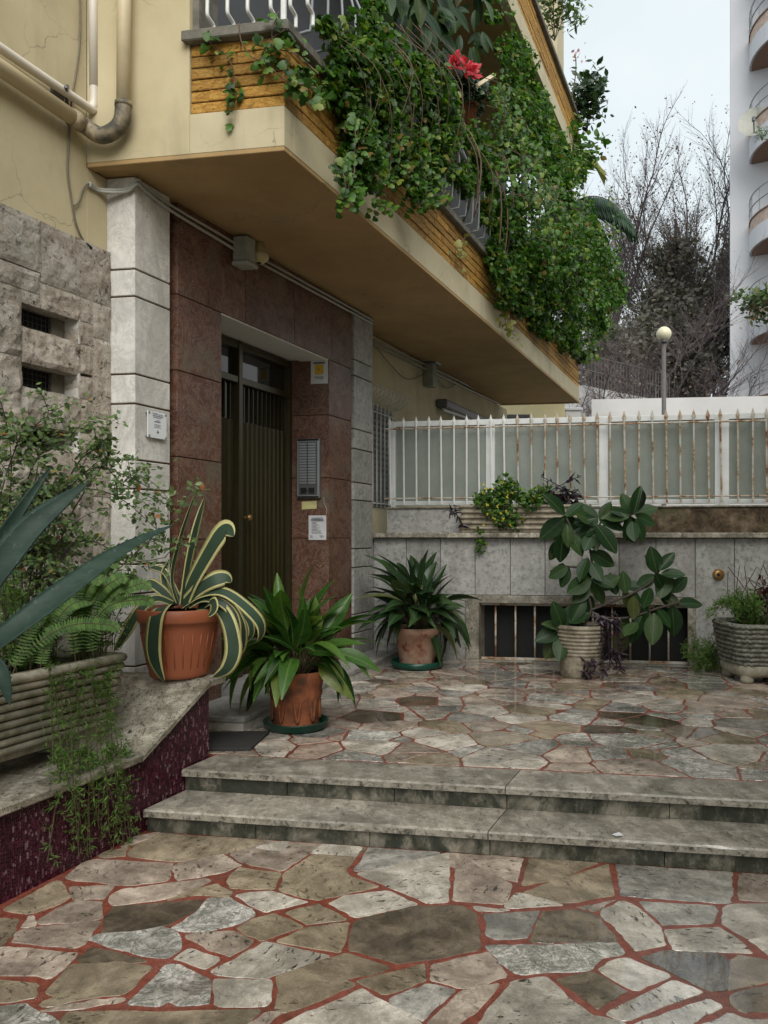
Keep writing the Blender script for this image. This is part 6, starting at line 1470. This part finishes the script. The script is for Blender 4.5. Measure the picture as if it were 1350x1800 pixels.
aspidistra(t, (a2[0], a2[1], ZT+.40), 110, LD, M['aspidistra_dark'], .16, .46, .4, 4, (.34, .54))
# ---- rubber plant by the cellar window
fd = D(*GP(1020, 1188, ZT)); f2 = GW(1020, 1188, ZT)
t = thing('potted_rubber_plant', (f2[0], f2[1], ZT), 'tall rubber plant with broad dark leaves in a cream ribbed pot before the cellar window', 'potted plant')
prof = [(0, 0), (.185, 0), (.19, .02), (.195, .12), (.20, .20)]
for i in range(8):
    z = .21+i*.037; r_0 = .20+i*.006; prof += [(r_0, z), (r_0+.012, z+.009), (r_0+.012, z+.022), (r_0, z+.032)]
prof += [(.245, .51), (.225, .51), (.22, .46)]
ppos = X3(1020, 1188, fd); MB().lathe(prof, (f2[0], f2[1], ZT), 40).build('pot', M['creampot'], t, True)
MB().lathe([(0, .475), (.222, .475)], (f2[0], f2[1], ZT), 24).build('soil', M['soil'], t)
fg = lambda x, y, dz=0: X3(600+x/1.8, 850+y/1.8, fd+dz)
s0 = Vector((f2[0]+.02, f2[1], ZT+.46))
for pts in ([s0, fg(790, 400), fg(778, 330), fg(792, 250), fg(785, 190), fg(800, 150)], [fg(790, 400), fg(830, 385), fg(905, 355), fg(965, 322), fg(1005, 285)], [fg(785, 190), fg(745, 170), fg(712, 110)], [fg(790, 420), fg(900, 425), fg(1000, 395), fg(1070, 375)], [fg(800, 150), fg(860, 120), fg(915, 100), fg(935, 70)], [s0, fg(745, 440), fg(702, 462)], [fg(780, 262), fg(740, 264), fg(715, 262)]):
    MB().tube(cr(pts, 6), .012, 6).build('stem', M['bark_dark'], t, True)
LF = [mesh_for(M['ficus'], 1, .60, .10, .14, 9, 'oval'), mesh_for(M['ficus'], 1, .54, .22, .2, 9, 'oval'), mesh_for(M['ficus'], 1, .64, .05, .08, 9, 'oval')]
FL = [(705,110,640,165),(705,100,660,40),(712,105,752,70),(712,125,688,190),(715,130,718,185),(700,160,695,235),(722,155,758,215),(735,125,782,112),(790,140,805,200),(805,130,865,205),(815,115,885,135),(800,120,765,105),(835,110,890,105),(815,150,845,195),(795,160,780,190),(820,120,838,82),
 (925,95,948,22),(922,100,893,42),(915,110,903,172),(930,110,958,168),(930,100,985,125),(912,100,885,92),(938,85,962,40),(920,120,925,165),(785,215,852,252),(780,235,755,290),(790,250,812,288),(718,262,675,288),(718,262,705,306),(790,300,728,338),(795,300,845,318),(800,318,832,372),(785,322,742,368),(770,350,795,400),(770,360,738,420),(790,310,810,350),
 (1000,285,982,215),(1005,275,1045,225),(995,290,950,318),(1012,285,1072,285),(870,352,860,318),(900,348,893,296),(960,330,928,325),(1005,315,1035,375),(1040,345,1085,305),(1065,380,1132,378),(1045,385,1060,482),(1000,395,1022,425),(990,410,985,492),(950,420,918,488),(935,440,905,470),(892,450,880,528),(965,380,945,440),(925,355,925,418),(1015,330,1002,300),(1030,300,1060,330),(980,330,960,380),
 (700,462,628,490),(700,460,652,440),(700,470,652,540),(702,475,690,545),(715,465,770,500),(715,455,768,455),(705,455,722,395),(700,455,680,395),(715,475,745,530),(700,465,705,430),(695,470,660,510),(720,440,760,420)]
rr = random.Random(6)
for i, (x0, y0, x1, y1) in enumerate(FL):
    dz = rr.uniform(-.14, .10); a = fg(x0, y0, dz*.5); c = fg(x1, y1, dz+rr.uniform(-.08, .04)); nr = Vector((rr.uniform(-.6, .6), -1, rr.uniform(.1, 1.0)))
    d_ = c-a; c2 = a+d_.normalized()*max(.22, min(.34, d_.length*1.2)); o = place_leaf(LF[i % 3], a, c2, nr, M['ficus'], t)
    if i % 2: 
        a3 = a+Vector((rr.uniform(-.06, .06), rr.uniform(.0, .16), rr.uniform(-.06, .06))); dd_ = Vector((rr.uniform(-1, 1), rr.uniform(-.4, .4), rr.uniform(-.9, .7))).normalized()
        place_leaf(LF[(i+1) % 3], a3, a3+dd_*rr.uniform(.20, .28), Vector((rr.uniform(-.5, .5), -1, rr.uniform(.1, .8))), M['ficus'], t)
MB().tube(cr([fg(800, 160), fg(822, 120), fg(834, 80)], 4), [.009]*8+[.003], 6).build('leaf_bud', M['redleaf'], t, True)
# trailing spiderwort from the rubber plant pot and on the window ledge
def trail(t, stems, n, size, mat='purple', seed=0):
    parts = []
    for pts in stems:
        c = cr(pts, 6); MB().tube(c, .005, 5).build('stem', M['purple'], t, True); ca = np.array([tuple(p) for p in c]); f = rng.random(n)*(len(c)-1.01); i = f.astype(int)
        pos = ca[i]+(ca[i+1]-ca[i])*(f-i)[:, None]; parts.append(leaf_cloud(([(0, 0, 0), (.13, .3, .02), (0, 1, -.12), (-.13, .3, .02)], [(0, 1, 2, 3)]), pos, rdir(n, (0, -.6, .6), .5), rdir(n, (.0, -.3, -.3), .8), size*(.6+.7*rng.random(n))))
    return parts
tt = thing('spiderwort', (f2[0]+.15, f2[1]-.1, ZT+.47), 'purple leaved spiderwort trailing from the cream ribbed pot to the paving', 'plant')
st_ = []
for i in range(6):
    x = rr.uniform(820, 885); st_.append([fg(805+rr.uniform(0, 25), 465, -.15), fg(x-8, 450+rr.uniform(-40, 10), -.2), fg(x, 520, -.22), fg(x+rr.uniform(-12, 12), rr.uniform(560, 612), -.24)])
cloud_obj('foliage', trail(tt, st_, 30, .085), M['purple'], tt)
tt = thing('spiderwort', (f2[0]-.05, f2[1]-.22, ZT+.2), 'small purple spiderwort creeping up the front foot of the cream ribbed pot', 'plant')
cloud_obj('foliage', trail(tt, [[fg(775, 612, -.22), fg(782, 580, -.24), fg(795, 550, -.23)], [fg(775, 612, -.22), fg(800, 590, -.25), fg(815, 565, -.23)], [fg(780, 612, -.22), fg(770, 590, -.24), fg(772, 560, -.23)]], 14, .085), M['purple'], tt)
# ---- square ribbed stone pot at the right edge
g3 = GP(1330, 1200, ZT); c3 = P(g3[0]+.02, g3[1]+.18, ZT)
t = thing('square_stone_pot', c3, 'square rope ribbed stone pot with feet and ferns at the right terrace edge', 'potted plant')
b = MB(); hw = .27
def sq(h, z): return [P(g3[0]+.05+sx*h, g3[1]+.18+sy*h, z) for sx, sy in ((-1, -1), (1, -1), (1, 1), (-1, 1))]
b.lathe([(0, .17), (.29, .17), (.33, .48), (.345, .56), (.315, .56), (.31, .52)], c3, 48, sq=5); b.build('pot_body', M['ribstone'], t, True)
for i in range(9):
    h = .19+i*.043; rb = .292+.05*i/8; pp = []
    for q in range(49):
        a = 2*math.pi*q/48; e = 2/5; pp.append((c3[0]+rb*math.copysign(abs(math.cos(a))**e, math.cos(a)), c3[1]+rb*math.copysign(abs(math.sin(a))**e, math.sin(a)), c3[2]+h+.006*math.sin(q*2.6)))
    MB().tube(pp, [.017+.004*math.sin(q*2.1) for q in range(49)], 6, cap=False).build('rope_rib', M['ribstone'], t, True)
b = MB(); b.lathe([(0, .06), (.25, .06), (.285, .09), (.295, .172), (0, .172)], c3, 40, sq=5); b.build('pot_base', M['concrete'], t, True)
for sx in (-1, 1):
    for sy in (-1, 1): MB().lathe([(0, 0), (.052, 0), (.062, .03), (.055, .065), (.07, .11), (0, .11)], (c3[0]+sx*.20, c3[1]+sy*.20, ZT+.004), 14).build('foot', M['concrete'], t, True)
MB().lathe([(0, .525), (.31, .525)], c3, 32, sq=5).build('soil', M['soil'], t)
pz_ = Vector((c3[0], c3[1], ZT+.53)); stems = []
for i in range(42):
    a = rr.uniform(0, 6.283); l = rr.uniform(.10, .30); o = pz_+Vector((math.cos(a)*l*.7, math.sin(a)*l*.5, 0)); stems.append([o, o+Vector((math.cos(a)*l*.4, math.sin(a)*l*.4, rr.uniform(.10, .26))), o+Vector((math.cos(a)*l*1.0, math.sin(a)*l*1.0, rr.uniform(.06, .30)))])
tag(cloud_obj('fern_foliage', [feathery(t, stems, seed=8, size=.04, dens=1.0, spread=.034)], M['asparagus'], t), kind='stuff')
n = 150; p = rng.normal(size=(n, 3))*np.array([.07, .06, .10])+np.array(pz_)+np.array([.10, -.06, .26]); cloud_obj('red_foliage', [leaf_cloud(OVAL, p, rdir(n), rdir(n), .06*(.6+.7*rng.random(n)))], M['redleaf'], t)
for i in range(12):
    o = pz_+Vector((rr.uniform(-.2, .2), rr.uniform(-.1, .1), 0)); MB().tube(cr([o, o+Vector((rr.uniform(-.12, .05), -.02, .25)), o+Vector((rr.uniform(-.26, .10), -.04, rr.uniform(.42, .62)))], 4), .0035, 4).build('bare_twig', M['redleaf'], t)
g4 = GW(1238, 1180, ZT); tt = thing('asparagus_fern', (g4[0], g4[1], ZT), 'soft clump of weedy fern growing on the paving left of the square stone pot', 'fern')
stems = []
for i in range(22):
    o = Vector((g4[0]+rr.uniform(-.12, .16), g4[1]+rr.uniform(-.08, .08), ZT)); a = rr.uniform(0, 6.283); stems.append([o, o+Vector((math.cos(a)*.06, math.sin(a)*.06, .16)), o+Vector((math.cos(a)*.16, math.sin(a)*.12, rr.uniform(.2, .42)))])
tag(cloud_obj('foliage', [feathery(tt, stems, seed=12, size=.035)], M['asparagus'], tt), kind='stuff')
# ---- ribbed trough with yellow flowers on the ledge
lu0, lu1 = FV(815, .16), FV(1018, .16)
t = thing('ledge_planter', P((lu0+lu1)/2, .16, ZL1), 'long cream ribbed planter with yellow flowered greenery on the garden wall ledge', 'planter')
zt3 = ZA(887, 1.8, .16); hh = zt3-ZL1
b = MB(); b.box(lu0, lu1, .06, .26, ZL1+.002, zt3-.03, .01); b.build('planter_body', M['creampot'], t)
for i in range(5):
    h = ZL1+.05+i*(hh-.07)/4; MB().tube([P(lu0-.0, .27, h), P(lu0-.006, .06, h), P(lu0+.01, .052, h), P(lu1-.01, .052, h), P(lu1+.006, .06, h), P(lu1, .27, h)], .017, 8).build('rib', M['creampot'], t, True)
MB().box(lu0+.03, lu1-.03, .08, .25, zt3-.03, zt3-.022, .002).build('soil', M['soil'], t)
la = lambda px, py, v=.08: np.array(P(FV(px, v), v, ZA(py, FV(px, v), v)))
parts = []
for (px, py, rd, n) in ((865, 885, .16, 380), (890, 865, .18, 420), (885, 905, .16, 420), (905, 915, .13, 200), (930, 880, .14, 260), (845, 880, .1, 140), (955, 870, .13, 160)):
    c = la(px, py, .08); p = rng.normal(size=(n, 3)); p /= np.linalg.norm(p, axis=1, keepdims=True); p = p*(rng.random((n, 1))**.5)*rd+c; parts.append(leaf_cloud(OVAL, p, rdir(n, (0, -.7, .6), .6), rdir(n, (0, -.3, .1), .8), .05*(.6+.8*rng.random(n))))
n = 60; parts.append(leaf_cloud(OVAL, np.array([la(840+rng.random()*12, 930+rng.random()*36, .0) for _ in range(n)])+rng.normal(size=(n, 3))*.02, rdir(n, (0, -.8, .5)), rdir(n), .05*(.6+.8*rng.random(n))))
cloud_obj('foliage', parts, M['ivy'], t)
fl = []
for i in range(18):
    c = la(rr.uniform(840, 905), rr.uniform(848, 925), -.06-.04*rr.random()); n = 6; fl.append(leaf_cloud(OVAL, c+rng.normal(size=(n, 3))*.006, rdir(n, (0, -1, .3), .4), rdir(n), np.full(n, .018)))
tag(cloud_obj('flowers', fl, M['yellow_flower'], t), kind='stuff')
tt = thing('spiderwort', tuple(la(985, 885, .16)), 'purple leaved spiderwort at the right end of the cream ledge planter', 'plant')
cloud_obj('foliage', trail(tt, [[Vector(la(960+rr.uniform(0, 55), 888, .16)), Vector(la(955+rr.uniform(0, 70), 870, .1)), Vector(la(950+rr.uniform(0, 80), 850+rr.uniform(-15, 25), .06))] for _ in range(12)], 18, .10), M['purple'], tt)
tt = thing('spiderwort', tuple(la(800, 930, .1)), 'small dark spiderwort sprouting at the left end of the cream ledge planter', 'plant')
cloud_obj('foliage', trail(tt, [[Vector(la(815, 925, .04)), Vector(la(803, 905, .0)), Vector(la(795+rr.uniform(-6, 6), 890+rr.uniform(-8, 20), -.02))] for _ in range(3)], 9, .09), M['purple'], tt)
